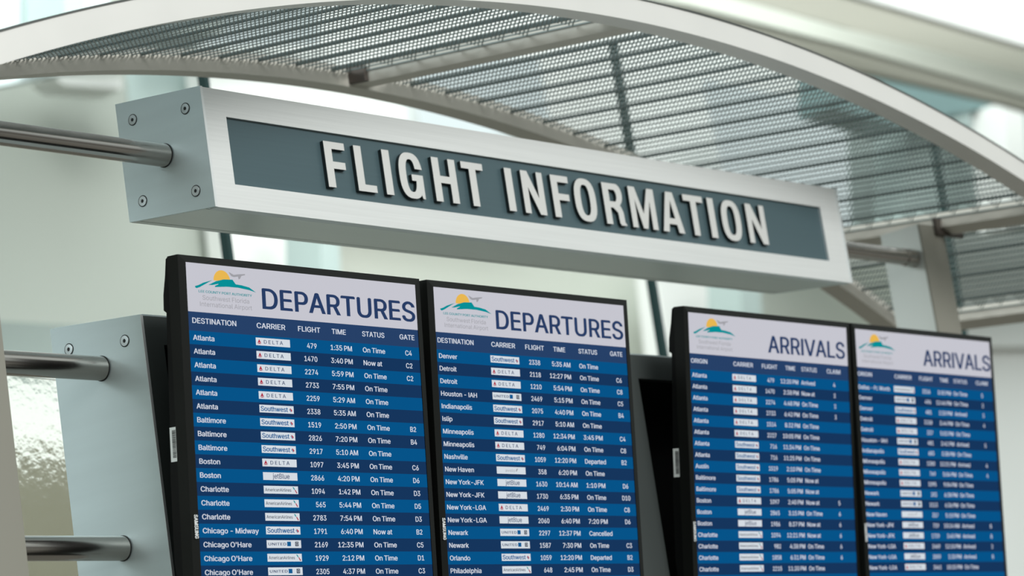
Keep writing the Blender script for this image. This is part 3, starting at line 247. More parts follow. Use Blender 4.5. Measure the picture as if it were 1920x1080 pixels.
'g': (425, '207,-151 180,-149 156,-146 134,-140 114,-132 97,-122 82,-110 70,-97 59,-84 51,-69 101,-41 107,-49 114,-57 122,-66 131,-74 142,-82 154,-88 169,-93 187,-96 207,-97 236,-95 261,-87 282,-75 298,-58 308,-34 311,-6 311,68 306,68 301,60 294,51 287,41 277,32 266,23 252,16 236,10 217,6 195,5 165,7 138,14 113,27 90,43 71,65 55,90 43,120 36,154 34,191 36,229 43,263 55,293 71,320 90,342 112,361 138,374 166,382 196,384 218,383 237,379 253,373 267,365 279,356 288,346 296,336 302,327 308,319 313,319 313,379 372,379 372,-9 370,-40 363,-67 350,-90 334,-109 314,-124 291,-136 265,-144 237,-149 205,59 227,61 246,66 264,75 278,87 290,103 300,121 307,142 311,166 312,193 311,219 307,242 300,264 291,283 279,299 264,312 247,322 227,328 205,330 182,328 163,322 145,312 130,298 118,282 109,262 102,241 98,218 96,193 98,167 102,144 109,123 118,104 131,88 145,76 163,66 183,61', '53,54,55 53,55,56 52,53,56 52,56,57 64,65,66 64,66,67 51,52,57 51,57,58 51,58,59 50,51,59 50,59,60 50,60,61 49,50,94 94,50,61 94,61,62 49,94,95 93,94,62 49,95,96 92,93,62 92,62,63 49,96,97 91,92,63 48,49,97 91,63,64 91,64,90 90,64,89 89,64,88 88,64,87 87,64,67 48,97,98 48,98,99 47,48,99 47,99,100 46,47,100 46,100,101 86,87,67 46,101,102 45,46,102 85,86,67 45,102,103 45,103,104 84,85,67 44,45,104 44,104,105 83,84,67 43,44,105 43,105,106 82,83,67 43,106,107 81,82,67 42,43,107 42,107,108 80,81,26 26,81,67 41,42,108 41,108,109 79,80,26 41,109,110 78,79,27 27,79,26 78,27,28 25,26,67 41,110,111 77,78,28 40,41,111 40,111,76 76,77,28 76,28,29 40,76,29 40,29,30 39,40,30 39,30,31 39,31,32 38,39,32 38,32,33 38,33,34 37,38,34 37,34,35 36,37,35 24,25,67 24,67,68 23,24,68 23,68,69 9,10,11 9,11,12 9,12,13 22,23,69 9,13,14 22,69,70 8,9,14 8,14,15 21,22,70 8,15,16 7,8,16 20,21,70 7,16,17 20,70,71 7,17,18 19,20,71 7,18,19 6,7,19 6,19,71 6,71,72 5,6,72 4,5,72 4,72,73 3,4,73 3,73,74 2,3,74 2,74,75 1,2,75 0,1,75'),
'h': (410, '114,227 114,0 53,0 53,509 114,509 114,287 102,287 116,319 132,344 152,362 175,374 200,382 227,384 252,383 275,377 295,369 313,356 328,340 341,321 350,298 355,271 357,240 357,0 296,0 296,235 293,263 286,286 273,304 256,318 235,326 210,329 192,328 176,324 161,317 147,308 136,297 126,283 119,266 115,248', '2,3,4 2,4,6 6,4,5 11,12,13 11,13,14 10,11,14 10,14,15 9,10,15 9,15,16 8,9,16 8,16,17 7,8,31 31,8,17 31,17,30 30,17,18 29,30,18 7,31,32 28,29,18 7,32,33 28,18,19 6,7,33 27,28,19 6,33,34 6,34,35 26,27,19 26,19,20 6,35,36 2,6,37 37,6,36 25,26,20 25,20,21 2,37,38 24,25,21 2,38,0 24,21,22 23,24,22 2,0,1'),
'i': (166, '53,0 53,379 114,379 114,0 84,443 73,444 63,448 54,455 47,463 43,472 41,483 43,494 47,504 54,512 63,518 73,522 84,524 95,522 105,518 114,512 121,504 125,494 126,483 125,472 121,463 114,455 105,448 95,444', '0,1,2 0,2,3 15,16,17 14,15,17 14,17,18 13,14,18 13,18,19 12,13,19 12,19,20 11,12,20 11,20,21 10,11,21 10,21,22 9,10,22 9,22,23 8,9,23 8,23,24 7,8,24 7,24,25 6,7,25 6,25,26 5,6,26 5,26,27 4,5,27'),
'j': (166, '53,379 114,379 114,-30 112,-52 108,-72 102,-90 92,-106 80,-119 65,-129 47,-137 27,-141 4,-143 -10,-143 -10,-87 2,-87 18,-85 31,-80 40,-72 47,-61 51,-46 53,-29 83,443 72,444 62,448 53,455 47,463 42,472 41,483 42,494 47,504 53,512 62,518 72,522 83,524 95,522 105,518 114,512 120,504 125,494 126,483 125,472 120,463 114,455 105,448 95,444', '20,0,1 20,1,2 19,20,2 19,2,3 18,19,3 18,3,4 17,18,4 16,17,4 16,4,5 15,16,5 14,15,5 12,13,14 12,14,5 12,5,6 12,6,7 12,7,8 12,8,9 12,9,10 12,10,11 32,33,34 31,32,34 31,34,35 30,31,35 30,35,36 29,30,36 29,36,37 28,29,37 28,37,38 27,28,38 27,38,39 26,27,39 26,39,40 25,26,40 25,40,41 24,25,41 24,41,42 23,24,42 23,42,43 22,23,43 22,43,44 21,22,44'),
'k': (380, '110,137 110,212 121,212 284,379 360,379 184,199 177,199 53,0 53,509 114,509 114,0 294,0 148,186 191,229 372,0', '2,3,4 2,4,5 0,1,2 0,2,6 6,2,5 7,8,9 7,9,10 12,13,14 11,12,14'),
'l': (189, '139,-2 112,0 91,8 74,20 62,37 55,59 53,84 53,509 114,509 114,99 114,83 117,71 120,62 126,57 135,53 146,52 152,52 157,52 160,53 164,53 167,54 170,54 181,3 175,1 169,0 162,-1 154,-2 147,-2', '6,7,8 6,8,9 6,9,10 5,6,10 5,10,11 5,11,12 5,12,13 4,5,13 4,13,14 19,20,21 19,21,22 4,14,15 17,18,19 17,19,22 4,15,16 4,16,17 4,17,22 3,4,22 2,3,22 1,2,22 1,22,23 1,23,24 0,1,24 0,24,25 0,25,26 27,0,26'),
'm': (609, '53,0 53,379 112,379 112,295 108,295 114,314 122,331 132,346 144,358 158,368 172,376 187,382 203,385 219,386 245,383 268,375 287,361 303,342 314,320 321,295 312,295 318,312 326,329 337,343 350,356 364,366 381,375 398,381 417,385 437,386 458,385 478,380 497,372 514,361 529,346 541,328 550,307 555,283 557,255 557,0 496,0 496,254 493,279 485,298 473,313 456,323 438,329 419,330 402,329 387,326 374,320 363,312 353,302 345,290 340,277 336,263 335,247 335,0 274,0 274,260 272,280 265,297 253,311 238,322 220,328 199,330 185,329 171,326 158,320 145,312 135,302 126,289 119,274 115,257 114,238 114,0', '12,13,14 28,29,30 11,12,14 27,28,30 27,30,31 11,14,15 10,11,15 26,27,31 26,31,32 0,1,2 0,2,4 4,2,3 9,10,15 9,15,16 25,26,32 25,32,33 8,9,16 24,25,33 8,16,17 24,33,34 7,8,17 23,24,34 6,7,17 23,34,35 22,23,47 47,23,35 6,17,65 65,17,18 5,6,66 66,6,65 64,65,18 22,47,48 46,47,35 5,66,67 21,22,49 49,22,48 45,46,35 63,64,18 45,35,36 5,67,68 21,49,50 44,45,36 62,63,18 5,68,69 62,18,19 21,50,51 4,5,69 43,44,36 4,69,70 20,21,51 20,51,52 61,62,19 43,36,37 4,70,71 20,52,53 42,43,37 60,61,20 20,61,19 0,4,72 72,4,71 60,20,53 60,53,54 42,37,38 59,60,54 41,42,38 59,54,55 0,72,73 59,55,56 58,59,56 0,73,74 41,38,39 40,41,39 58,56,57 0,74,75'),
'n': (409, '114,227 114,0 53,0 53,379 112,379 112,287 102,287 116,319 132,344 152,362 175,374 200,382 227,384 252,383 275,377 295,369 313,356 328,340 341,321 350,298 355,271 357,240 357,0 296,0 296,235 293,263 286,286 273,304 256,318 235,326 210,329 192,328 176,324 161,317 147,308 136,297 126,283 119,266 115,248', '11,12,13 11,13,14 10,11,14 2,3,4 2,4,6 6,4,5 10,14,15 9,10,15 9,15,16 8,9,16 8,16,17 7,8,31 31,8,17 31,17,30 30,17,18 29,30,18 7,31,32 28,29,18 7,32,33 28,18,19 6,7,33 27,28,19 6,33,34 6,34,35 26,27,19 26,19,20 6,35,36 2,6,37 37,6,36 25,26,20 25,20,21 2,37,38 24,25,21 2,38,0 24,21,22 23,24,22 2,0,1'),
'o': (415, '207,-8 174,-5 144,3 117,16 93,35 72,58 56,85 44,116 37,150 34,187 37,225 44,260 56,291 72,318 93,341 117,360 144,374 174,382 207,384 241,382 271,374 299,360 323,341 343,318 359,291 371,260 379,225 381,187 379,150 371,116 359,85 343,58 323,35 299,16 271,3 241,-5 207,46 231,49 252,55 270,66 285,80 298,97 307,117 314,139 318,163 319,187 318,212 314,236 307,258 298,278 285,296 270,310 252,321 231,328 207,330 184,328 163,321 145,310 130,296 118,278 108,258 102,236 98,212 96,187 98,163 102,139 108,117 118,97 130,80 145,66 163,55 184,49', '17,18,19 16,17,19 16,19,20 15,16,20 15,20,21 14,15,21 14,21,22 13,14,22 13,22,55 55,22,54 54,22,53 53,22,23 13,55,56 52,53,23 13,56,57 51,52,23 12,13,57 51,23,24 12,57,58 50,51,24 12,58,59 49,50,24 11,12,59 49,24,25 11,59,60 48,49,25 10,11,60 48,25,26 10,60,61 47,48,26 10,61,62 46,47,26 9,10,62 46,26,27 9,62,63 45,46,27 8,9,63 8,63,64 44,45,27 44,27,28 8,64,65 43,44,28 7,8,65 43,28,29 7,65,66 42,43,29 7,66,67 41,42,29 6,7,67 41,29,30 6,67,68 40,41,30 5,6,68 40,30,31 5,68,69 39,40,31 5,69,70 38,39,31 4,5,70 38,31,32 4,70,71 37,38,32 4,71,36 36,37,32 4,36,32 3,4,32 3,32,33 2,3,33 2,33,34 1,2,34 1,34,35 0,1,35'),
'p': (424, '53,-143 53,379 112,379 112,319 118,319 123,327 130,336 137,346 147,355 158,364 171,373 188,379 207,383 229,384 259,382 287,374 313,361 335,342 354,320 370,293 381,261 388,227 390,189 388,151 381,116 370,84 355,57 336,34 313,16 288,3 260,-6 229,-8 208,-7 189,-3 173,4 159,12 147,21 138,31 130,41 124,50 118,59 114,59 114,-143 220,47 242,49 262,55 279,66 294,80 306,97 316,117 323,139 327,163 328,189 327,215 323,239 316,261 307,281 295,298 280,311 262,322 243,328 220,330 198,328 178,322 161,312 147,299 134,282 125,263 118,241 114,216 113,189 114,162 118,138 125,115 135,95 147,78 162,65 179,55 198,49', '12,13,14 11,12,14 11,14,15 0,1,2 0,2,3 10,11,15 10,15,16 9,10,16 8,9,16 8,16,17 7,8,17 6,7,17 6,17,61 61,17,18 5,6,61 5,61,62 60,61,18 5,62,63 59,60,18 4,5,63 4,63,64 58,59,18 58,18,19 0,3,4 0,4,68 68,4,67 67,4,66 66,4,65 65,4,64 57,58,19 56,57,19 56,19,20 55,56,20 54,55,20 54,20,21 0,68,69 53,54,21 53,21,22 0,69,70 52,53,22 0,70,71 51,52,22 51,22,23 50,51,23 0,71,72 50,23,24 49,50,24 0,72,73 48,49,24 48,24,25 0,73,41 41,73,74 47,48,25 41,74,75 47,25,26 46,47,26 41,75,76 45,46,26 41,76,40 40,76,77 0,41,42 39,40,77 45,26,27 39,77,78 44,45,27 38,39,78 38,78,43 43,44,27 38,43,27 37,38,27 37,27,28 36,37,28 35,36,28 35,28,29 34,35,29 33,34,29 33,29,30 32,33,30 32,30,31'),
'r': (259, '53,0 53,379 112,379 112,321 115,321 124,339 137,354 152,367 171,377 191,383 213,385 218,385 223,385 229,384 243,384 243,322 241,323 236,324 230,324 223,325 215,326 207,326 190,324 174,321 159,315 146,306 135,296 126,284 119,269 115,254 114,237 114,0', '9,10,11 9,11,12 9,12,13 9,13,14 9,14,15 8,9,15 0,1,2 0,2,3 7,8,16 16,8,15 6,7,16 5,6,17 17,6,16 4,5,21 21,5,20 20,5,17 4,21,22 19,20,17 18,19,17 4,22,23 0,3,4 0,4,29 29,4,28 28,4,27 27,4,26 26,4,25 25,4,24 24,4,23 0,29,30 0,30,31'),
's': (365, '182,-8 157,-7 133,-3 112,3 93,12 76,24 62,38 50,54 41,73 36,94 94,107 101,87 111,72 124,60 141,52 160,47 181,45 206,47 227,53 244,62 258,74 265,88 268,103 266,115 262,126 254,136 243,144 229,150 212,155 149,170 118,180 92,192 72,208 58,227 50,249 47,274 49,295 55,314 65,332 79,347 95,360 115,370 137,378 161,383 187,384 212,383 234,379 254,372 271,363 286,352 299,339 309,324 318,308 324,290 268,277 262,291 254,304 243,316 228,325 210,331 187,333 166,331 147,326 131,317 119,305 111,292 109,277 110,264 115,253 124,243 136,235 152,229 172,223 229,209 261,200 287,187 306,171 320,153 328,131 331,107 329,85 323,65 312,47 298,31 281,18 260,6 236,-2 210,-7', '43,44,45 42,43,45 42,45,46 42,46,47 41,42,47 41,47,48 40,41,48 40,48,49 39,40,49 39,49,50 38,39,50 38,50,60 60,50,51 38,60,61 59,60,51 37,38,61 37,61,62 58,59,51 37,62,63 57,58,51 57,51,52 37,63,64 56,57,52 36,37,64 56,52,53 36,64,65 55,56,53 35,36,65 35,65,66 54,55,53 35,66,67 34,35,67 34,67,68 34,68,69 33,34,69 33,69,70 33,70,71 33,71,72 32,33,72 32,72,73 32,73,74 31,32,74 31,74,75 30,31,75 30,75,76 29,30,76 29,76,77 28,29,77 27,28,77 27,77,78 26,27,78 25,26,78 24,25,78 24,78,79 23,24,79 22,23,79 9,10,11 22,79,80 21,22,80 8,9,11 20,21,80 8,11,12 20,80,81 19,20,81 7,8,12 7,12,13 19,81,82 18,19,82 7,13,14 6,7,14 17,18,82 6,14,15 6,15,16 16,17,82 16,82,83 6,16,83 5,6,83 5,83,84 4,5,84 4,84,85 3,4,85 3,85,86 2,3,86 2,86,87 1,2,87 0,1,87'),
't': (227, '204,379 204,327 6,327 6,379 65,471 126,471 126,98 127,83 130,70 136,61 144,55 156,51 170,50 175,50 180,50 185,51 191,52 197,53 202,54 213,2 207,0 200,-2 192,-3 184,-3 176,-4 168,-4 138,-1 113,7 92,21 77,41 68,64 65,93', '2,3,0 2,0,1 31,4,5 31,5,6 31,6,7 30,31,7 30,7,8 30,8,9 29,30,9 29,9,10 29,10,11 17,18,19 16,17,19 15,16,19 29,11,12 14,15,19 29,12,13 29,13,14 29,14,19 28,29,19 27,28,19 26,27,19 26,19,20 26,20,21 25,26,23 23,26,21 23,21,22 25,23,24'),
'u': (410, '182,-5 158,-3 135,2 115,11 97,23 82,39 69,59 60,82 54,109 53,139 53,379 114,379 114,144 116,117 124,94 137,75 154,61 175,53 200,50 218,51 234,55 249,62 263,71 274,83 283,97 290,113 295,132 296,153 296,379 357,379 357,0 298,0 298,92 307,92 294,60 277,35 257,17 234,5 209,-3', '9,10,11 9,11,12 27,28,29 27,29,30 26,27,30 9,12,13 8,9,13 25,26,33 33,26,30 8,13,14 24,25,33 7,8,14 23,24,32 32,24,33 7,14,15 23,32,34 34,32,31 34,33,30 22,23,34 6,7,15 6,15,16 21,22,34 20,21,34 6,16,17 20,34,35 31,34,30 5,6,17 19,20,35 5,17,18 18,19,35 5,18,35 4,5,35 4,35,36 3,4,36 3,36,37 2,3,37 2,37,38 1,2,38 0,1,38'),
'v': (389, '163,0 17,379 84,379 165,155 173,132 180,110 187,87 193,64 199,42 206,21 184,21 191,42 197,64 203,87 209,110 216,132 224,155 305,379 371,379 226,0', '0,1,2 0,2,3 16,17,18 16,18,19 0,3,4 15,16,19 0,4,5 14,15,19 0,5,6 13,14,19 0,6,7 12,13,19 0,7,11 11,7,8 11,12,8 8,12,19 0,11,10 9,8,19 0,10,9 0,9,19'),
'w': (567, '138,0 23,379 87,379 133,214 140,190 147,164 154,137 161,107 168,75 175,41 165,41 172,74 179,105 186,135 192,163 199,189 206,214 252,379 316,379 362,214 368,189 375,163 382,136 388,106 395,75 402,41 391,41 399,75 406,106 413,135 420,163 427,189 434,214 480,379 545,379 429,0 368,0 319,172 314,189 309,207 305,225 300,243 295,262 291,280 286,299 281,318 277,338 291,338 286,319 281,299 277,280 272,262 267,243 263,225 258,207 253,189 248,172 199,0', '0,1,2 0,2,3 16,17,46 46,17,18 46,18,47 47,18,19 32,33,34 32,34,35 16,46,45 48,47,19 49,48,44 44,48,19 16,45,49 49,45,44 16,49,50 43,44,19 16,50,51 42,43,19 16,51,52 41,42,19 16,52,53 40,41,19 16,53,54 39,40,19 0,3,4 15,16,54 39,19,20 31,32,35 15,54,55 38,39,20 0,4,5 14,15,55 14,55,56 37,38,20 37,20,21 30,31,35 14,56,57 36,37,21 0,5,6 13,14,57 36,21,22 29,30,35 0,6,7 36,22,23 12,13,57 28,29,35 0,7,8 36,23,24 27,28,35 11,12,57 0,8,10 10,8,9 36,24,26 26,24,25 26,27,35 10,11,57 0,10,57 36,26,35'),
'y': (389, '47,-139 61,-86 71,-87 83,-89 94,-90 104,-89 113,-86 122,-81 130,-74 138,-64 145,-51 151,-36 163,-1 17,379 84,379 165,155 173,132 180,109 187,87 193,64 199,42 206,21 184,21 190,42 196,64 202,87 209,110 216,132 224,155 305,379 371,379 204,-58 196,-77 187,-93 177,-107 165,-119 153,-128 139,-136 125,-141 109,-144 91,-145 82,-145 73,-144 65,-143 57,-142 52,-140', '12,13,14 12,14,15 28,29,30 28,30,31 12,15,16 27,28,31 12,16,17 26,27,31 25,26,21 21,26,31 12,17,18 12,18,19 24,25,21 12,19,23 23,19,20 23,24,20 20,24,21 12,23,22 12,22,21 12,21,31 11,12,31 10,11,31 9,10,31 9,31,32 8,9,32 7,8,32 7,32,33 6,7,33 0,1,2 5,6,33 0,2,3 0,3,4 4,5,33 0,4,33 0,33,34 0,34,35 0,35,36 0,36,37 0,37,38 45,0,38 44,45,38 44,38,39 43,44,39 42,43,39 41,42,39 41,39,40'),
}
for k_, (a_, v_, f_) in list(GLYPHS.items()):
    GLYPHS[k_] = (a_, [tuple(map(int, p.split(','))) for p in v_.split()], [tuple(map(int, q.split(','))) for q in f_.split()])

# flat lettering on an x (right) / y (down) sheet -------------------------------------
CAPH = 509.0
def text_geo(txt, bold, spacing=1.0):
    """bold: horizontal thickening in glyph units"""
    V = []; Fc = []; x = 0
    offs = [(0, 0)] if bold <= 0 else [(-bold, -bold * .35), (0, bold * .35), (bold, -bold * .35)]
    for ch in txt:
        if ch == ' ': x += 150 * spacing; continue
        adv, vs, fs = GLYPHS[ch]
        for ox, oy in offs:
            i = len(V); V += [(x + p[0] + ox, p[1] + oy) for p in vs]; Fc += [tuple(i + k for k in f) for f in fs]
        x += adv * spacing
    return V, Fc, min(p[0] for p in V), max(p[0] for p in V)
def put_text(mb, txt, s, t, h, m, width=None, align='l', y=-0.0012, bold=16, xs=0.86, spacing=1.0):
    """letters of cap height h centred vertically on t (down), starting at s; xs narrows them"""
    v, f, x0, x1 = text_geo(txt, bold, spacing)
    k = h / CAPH; kx = k * xs
    if width: kx = width / (x1 - x0)
    w = (x1 - x0) * kx
    off = s - x0 * kx if align == 'l' else (s - w / 2 - x0 * kx if align == 'c' else s - w - x0 * kx)
    i = len(mb.v); mi = mb.mi(m)
    mb.v += [(off + p[0] * kx, y, -(t + h / 2) + p[1] * k) for p in v]
    for a in f: mb.f.append(tuple(i + q for q in a)); mb.m.append(mi)
def flat(mb, s0, t0, s1, t1, m, y=-0.0004):
    mb.face([(s0, y, -t0), (s1, y, -t0), (s1, y, -t1), (s0, y, -t1)], m)
def shape(mb, pts, m, y=-0.0008):
    bm = bmesh.new(); vs = [bm.verts.new((p[0], y, -p[1])) for p in pts]; fc = bm.faces.new(vs)
    r = bmesh.ops.triangulate(bm, faces=[fc]); i = len(mb.v); mi = mb.mi(m); bm.verts.index_update()
    mb.v += [tuple(v.co) for v in bm.verts]
    for q in bm.faces: mb.f.append(tuple(i + v.index for v in q.verts)); mb.m.append(mi)
    bm.free()

# ---------------------------------------------------------------- the setting
b = MB(); b.box((-12, -12, -0.1), (40, 24, 0), 'floor_stone'); struct(b.build('floor'))
b = MB(); b.box((-12, 18.0, 0), (40, 18.3, 14), 'plaster'); struct(b.build('wall_back'))

def slab(pts, Y, th, m, name, **k):
    """solid panel of thickness th whose front outline lies in the plane y = Y"""
    P = [at(x, y, Y) for x, y in pts]; mb = MB()
    mb.sweep([P, [p + Vector((0, th, 0)) for p in P]], m); return mb.build(name, **k)

# ---------------------------------------------------------------- curved canopy
CX, CZ = 5.0, -3.418 + EYE
RB, RT = 5.310, 5.363
YF = 3.648; CL = 0.851
def arcp(x_or_th, r, L, th=False):
    a = x_or_th if th else math.asin((x_or_th - CX) / RB)
    return Vector((CX + r * math.sin(a), YF, CZ + r * math.cos(a))) + D * L
TH = math.asin(2.25 / RB)
canopy = empty('curved_canopy', (CX, YF + 0.4, CZ + RB))
tag(canopy, 'arched silver steel canopy with see-through mesh above the flight information sign', 'canopy')
def arcbeam(L0, L1, m, r0=RB, r1=RT, n=96):
    mb = MB(); rings = []
    for i in range(n + 1):
        a = -TH + 2 * TH * i / n
        rings.append([arcp(a, r0, L0, True), arcp(a, r1, L0, True), arcp(a, r1, L1, True), arcp(a, r0, L1, True)])
    mb.sweep(rings, m); return mb
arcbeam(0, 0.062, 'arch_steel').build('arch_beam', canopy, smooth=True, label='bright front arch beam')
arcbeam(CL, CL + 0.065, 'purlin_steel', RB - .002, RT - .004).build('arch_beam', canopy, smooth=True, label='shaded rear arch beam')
PX = [2.80, 3.33, 5.02, 6.70, 7.20]
for x in PX:
    a = math.asin((x - CX) / RB); w = 0.026 / RB
    mb = MB()
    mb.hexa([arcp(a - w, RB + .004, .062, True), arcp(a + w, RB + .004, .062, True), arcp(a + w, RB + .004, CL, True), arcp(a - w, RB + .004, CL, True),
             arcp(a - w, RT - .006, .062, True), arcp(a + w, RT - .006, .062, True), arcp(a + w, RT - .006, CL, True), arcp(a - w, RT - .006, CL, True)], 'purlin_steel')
    o = mb.build('cross_beam', canopy)
    mb = MB()                                 # dark end cleat with a bolt against the rear arch
    mb.hexa([arcp(a - 1.5 * w, RB + .006, CL - .05, True), arcp(a - w, RB + .006, CL - .05, True), arcp(a - w, RB + .006, CL, True), arcp(a - 1.5 * w, RB + .006, CL, True),
             arcp(a - 1.5 * w, RT - .010, CL - .05, True), arcp(a - w, RT - .010, CL - .05, True), arcp(a - w, RT - .010, CL, True), arcp(a - 1.5 * w, RT - .010, CL, True)], 'bracket_steel')
    mb.build('cleat', canopy)
def meshpanel(x0, x1):
    a0 = math.asin((x0 - CX) / RB) + .0055; a1 = math.asin((x1 - CX) / RB) - .0055
    L0, L1 = 0.064, CL - 0.002; R = 5.340
    mb = MB()
    def rod(pts, t, tz, m):                   # square strand through points
        rings = []
        for (a, L, r) in pts:
            dn = Vector((math.sin(a), 0, math.cos(a))); tn = Vector((math.cos(a), 0, -math.sin(a)))
            c = arcp(a, r, L, True); rings.append([c + tn * t - dn * tz, c + tn * t + dn * tz, c - tn * t + dn * tz, c - tn * t - dn * tz])
        mb.sweep(rings, m, caps=False)
    # fine strands crossing the panel on the skew
    pitch = 0.0125; k = 0.93; n0 = int((a1 - a0) * RB / pitch); extra = int((L1 - L0) / k / pitch)
    for i in range(-extra, n0):
        s0 = i * pitch
        seg = []
        for j in range(0, 13):
            L = L0 + (L1 - L0) * j / 12; a = a0 + (s0 + (L - L0) / k) / RB
            seg.append((a, L))
        seg = [q for q in seg if a0 <= q[0] <= a1]
        if len(seg) > 1: rod([(a, L, R) for a, L in seg], 0.0017, 0.0014, 'mesh_metal')
    # thin wires running front to back, and deeper louvre blades every fifth wire
    n = int((a1 - a0) * RB / 0.030)
    for i in range(n + 1):
        a = a0 + (a1 - a0) * i / n
        if i % 4 == 1: rod([(a, L0, R + .004), (a, L1, R + .004)], 0.0022, 0.004, 'mesh_dark')
        else: rod([(a, L0, R + .002), (a, L1, R + .002)], 0.0016, 0.0016, 'mesh_metal')
    return mb
for i in range(4): meshpanel(PX[i], PX[i + 1]).build('mesh_panel', canopy)

YC = YS + 0.086
def column(x0, label, h):
    base = Vector((x0, YC, 0))
    mb = MB(); d = D * (0.115)
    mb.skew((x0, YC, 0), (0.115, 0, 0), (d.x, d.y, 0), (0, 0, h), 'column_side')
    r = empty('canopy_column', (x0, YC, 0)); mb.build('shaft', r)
    mb = MB(); mb.box((x0 + .001, YC - .006, 0), (x0 + .1155, YC, h), 'shaded_beige'); mb.build('shaded_front', r, label='beige-grey column front with painted shade')  # added thin facing, darker to paint the shade on the column front
    return r
def arc_z(x, y):
    L = (y - YF) / D.y; xx = x - D.x * L
    return CZ + math.sqrt(RB ** 2 - (xx - CX) ** 2) + D.z * L
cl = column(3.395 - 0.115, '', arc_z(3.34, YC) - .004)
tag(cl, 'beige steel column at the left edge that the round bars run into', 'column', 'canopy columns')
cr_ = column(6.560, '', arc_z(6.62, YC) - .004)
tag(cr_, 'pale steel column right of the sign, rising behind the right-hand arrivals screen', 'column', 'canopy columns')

q = MB(); c_ = at(1778, 431, YC - .008); q.box((c_.x - .07, YC - .016, c_.z - .020), (c_.x + .06, YC - .0062, c_.z + .026), 'bracket_steel'); q.build('connection_plate', canopy, label='dark brown connection plate at the column head')
arc_edge = MB(); rings = []
for i in range(97):
    a = -TH + 2 * TH * i / 96
    rings.append([arcp(a, RT, -.002, True), arcp(a, RT + .0035, -.002, True), arcp(a, RT + .0035, .05, True), arcp(a, RT, .05, True)])
arc_edge.sweep(rings, 'purlin_dark'); arc_edge.build('edge_strip', canopy, smooth=True, label='thin dark strip along the top of the front arch')

# ---------------------------------------------------------------- the sign
SX0, SX1 = 3.8935, 6.0700; SZ0, SZ1 = 1.4565 + EYE, 1.7020 + EYE; SD = 0.232
sign = empty('overhead_sign', (5.0, YS + 0.1, SZ0))
tag(sign, 'long brushed aluminium sign box with raised FLIGHT INFORMATION letters on a slate panel', 'sign')
PXa, PXb, PZa, PZb = 3.956, 5.985, 1.5075 + EYE, 1.6465 + EYE
mb = MB(); rec = 0.006
def fr(x, z, y=0.0): return Vector((x, YS + y, z))
# frame front as a picture-frame of four bars
o_ = [fr(SX0 + .006, SZ0), fr(SX1 - .006, SZ0), fr(SX1 - .006, SZ1), fr(SX0 + .006, SZ1)]
i_ = [fr(PXa, PZa), fr(PXb, PZa), fr(PXb, PZb), fr(PXa, PZb)]
ib = [p + Vector((0, rec, 0)) for p in i_]; ob = [p + Vector((0, .02, 0)) for p in o_]
for k in range(4):
    j = (k + 1) % 4
    mb.face([o_[k], o_[j], i_[j], i_[k]], 'brushed_aluminium'); mb.face([i_[k], i_[j], ib[j], ib[k]], 'plate_edge'); mb.face([o_[k], o_[j], ob[j], ob[k]], 'brushed_aluminium')
mb.build('frame', sign)
mb = MB(); mb.skew((PXa - .002, YS + rec, PZa - .002), (PXb - PXa + .004, 0, 0), (0, .004, 0), (0, 0, PZb - PZa + .004), 'slate_panel')
mb.build('slate_panel', sign)
# housing: top, bottom (with two seams), back
mb = MB(); W_ = Vector((SX1 - SX0 - .012, 0, 0)); o0 = Vector((SX0 + .006, YS, SZ0))
def strip(l0, l1, z, m, th=.003): mb.skew(o0 + D * l0 + Vector((0, 0, z)), W_, D * (l1 - l0), (0, 0, th), m)
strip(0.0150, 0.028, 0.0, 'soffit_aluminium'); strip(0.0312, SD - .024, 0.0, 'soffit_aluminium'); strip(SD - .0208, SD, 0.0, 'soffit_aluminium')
strip(0.0205, SD, 0.0035, 'dark_hole')
strip(0.0205, SD, SZ1 - SZ0 - .003, 'brushed_aluminium')
mb.skew(o0 + D * (SD - .004), W_, D * .004, (0, 0, SZ1 - SZ0), 'brushed_aluminium')
mb.build('housing', sign)
def screw(par, c, dvec, r=.0115):
    """countersunk hex screw flush in a plate that faces minus x; c on the face"""
    n = Vector((-D.y, D.x, 0)).normalized(); s = MB(); N = 28
    u = dvec.normalized(); w = n.cross(u).normalized()
    def ring(rr, off): return [c + n * off + u * (rr * math.cos(2 * math.pi * i / N)) + w * (rr * math.sin(2 * math.pi * i / N)) for i in range(N)]
    s.sweep([ring(r * 1.02, .0002), ring(r * 1.02, .0010), ring(r * .90, .0010), ring(r * .90, .0004)], 'dark_hole', caps=False)
    s.sweep([ring(r * .90, .0003), ring(r * .86, .0016), ring(r * .34, .0018), ring(r * .30, .0006)], 'screw_steel', caps=False)
    hexr = [c + n * .0016 + u * (r * .34 * math.cos(math.pi * i / 3)) + w * (r * .34 * math.sin(math.pi * i / 3)) for i in range(6)]
    s.face(hexr, 'dark_hole')
    return s.build('screw', par, label='countersunk hex screw')
def endplate(par, x, z0, z1, L, th, name='end_plate', screws=True, m='end_plate_aluminium', zs=None, out=-1):
    p = MB(); o = Vector((x, YS - .001, z0)); 
    p.skew(o, (th, 0, 0), D * L, (0, 0, z1 - z0), m)
    # bright cut edges
    q = MB(); q.skew(o + Vector((0, -.0006, 0)), (th, 0, 0), (0, .0006, 0), (0, 0, z1 - z0), 'plate_edge'); p.add(q)
    return p.build(name, par)
lp = endplate(sign, SX0, SZ0, SZ1 + .001, SD, .006)
rp = endplate(sign, SX1 - .006, SZ0, SZ1 + .001, SD, .006)
for (l, z) in ((.044, .038), (SD - .044, .038), (.044, .207), (SD - .044, .207)):
    screw(lp, Vector((SX0, YS, SZ0 + z)) + D * l, D)

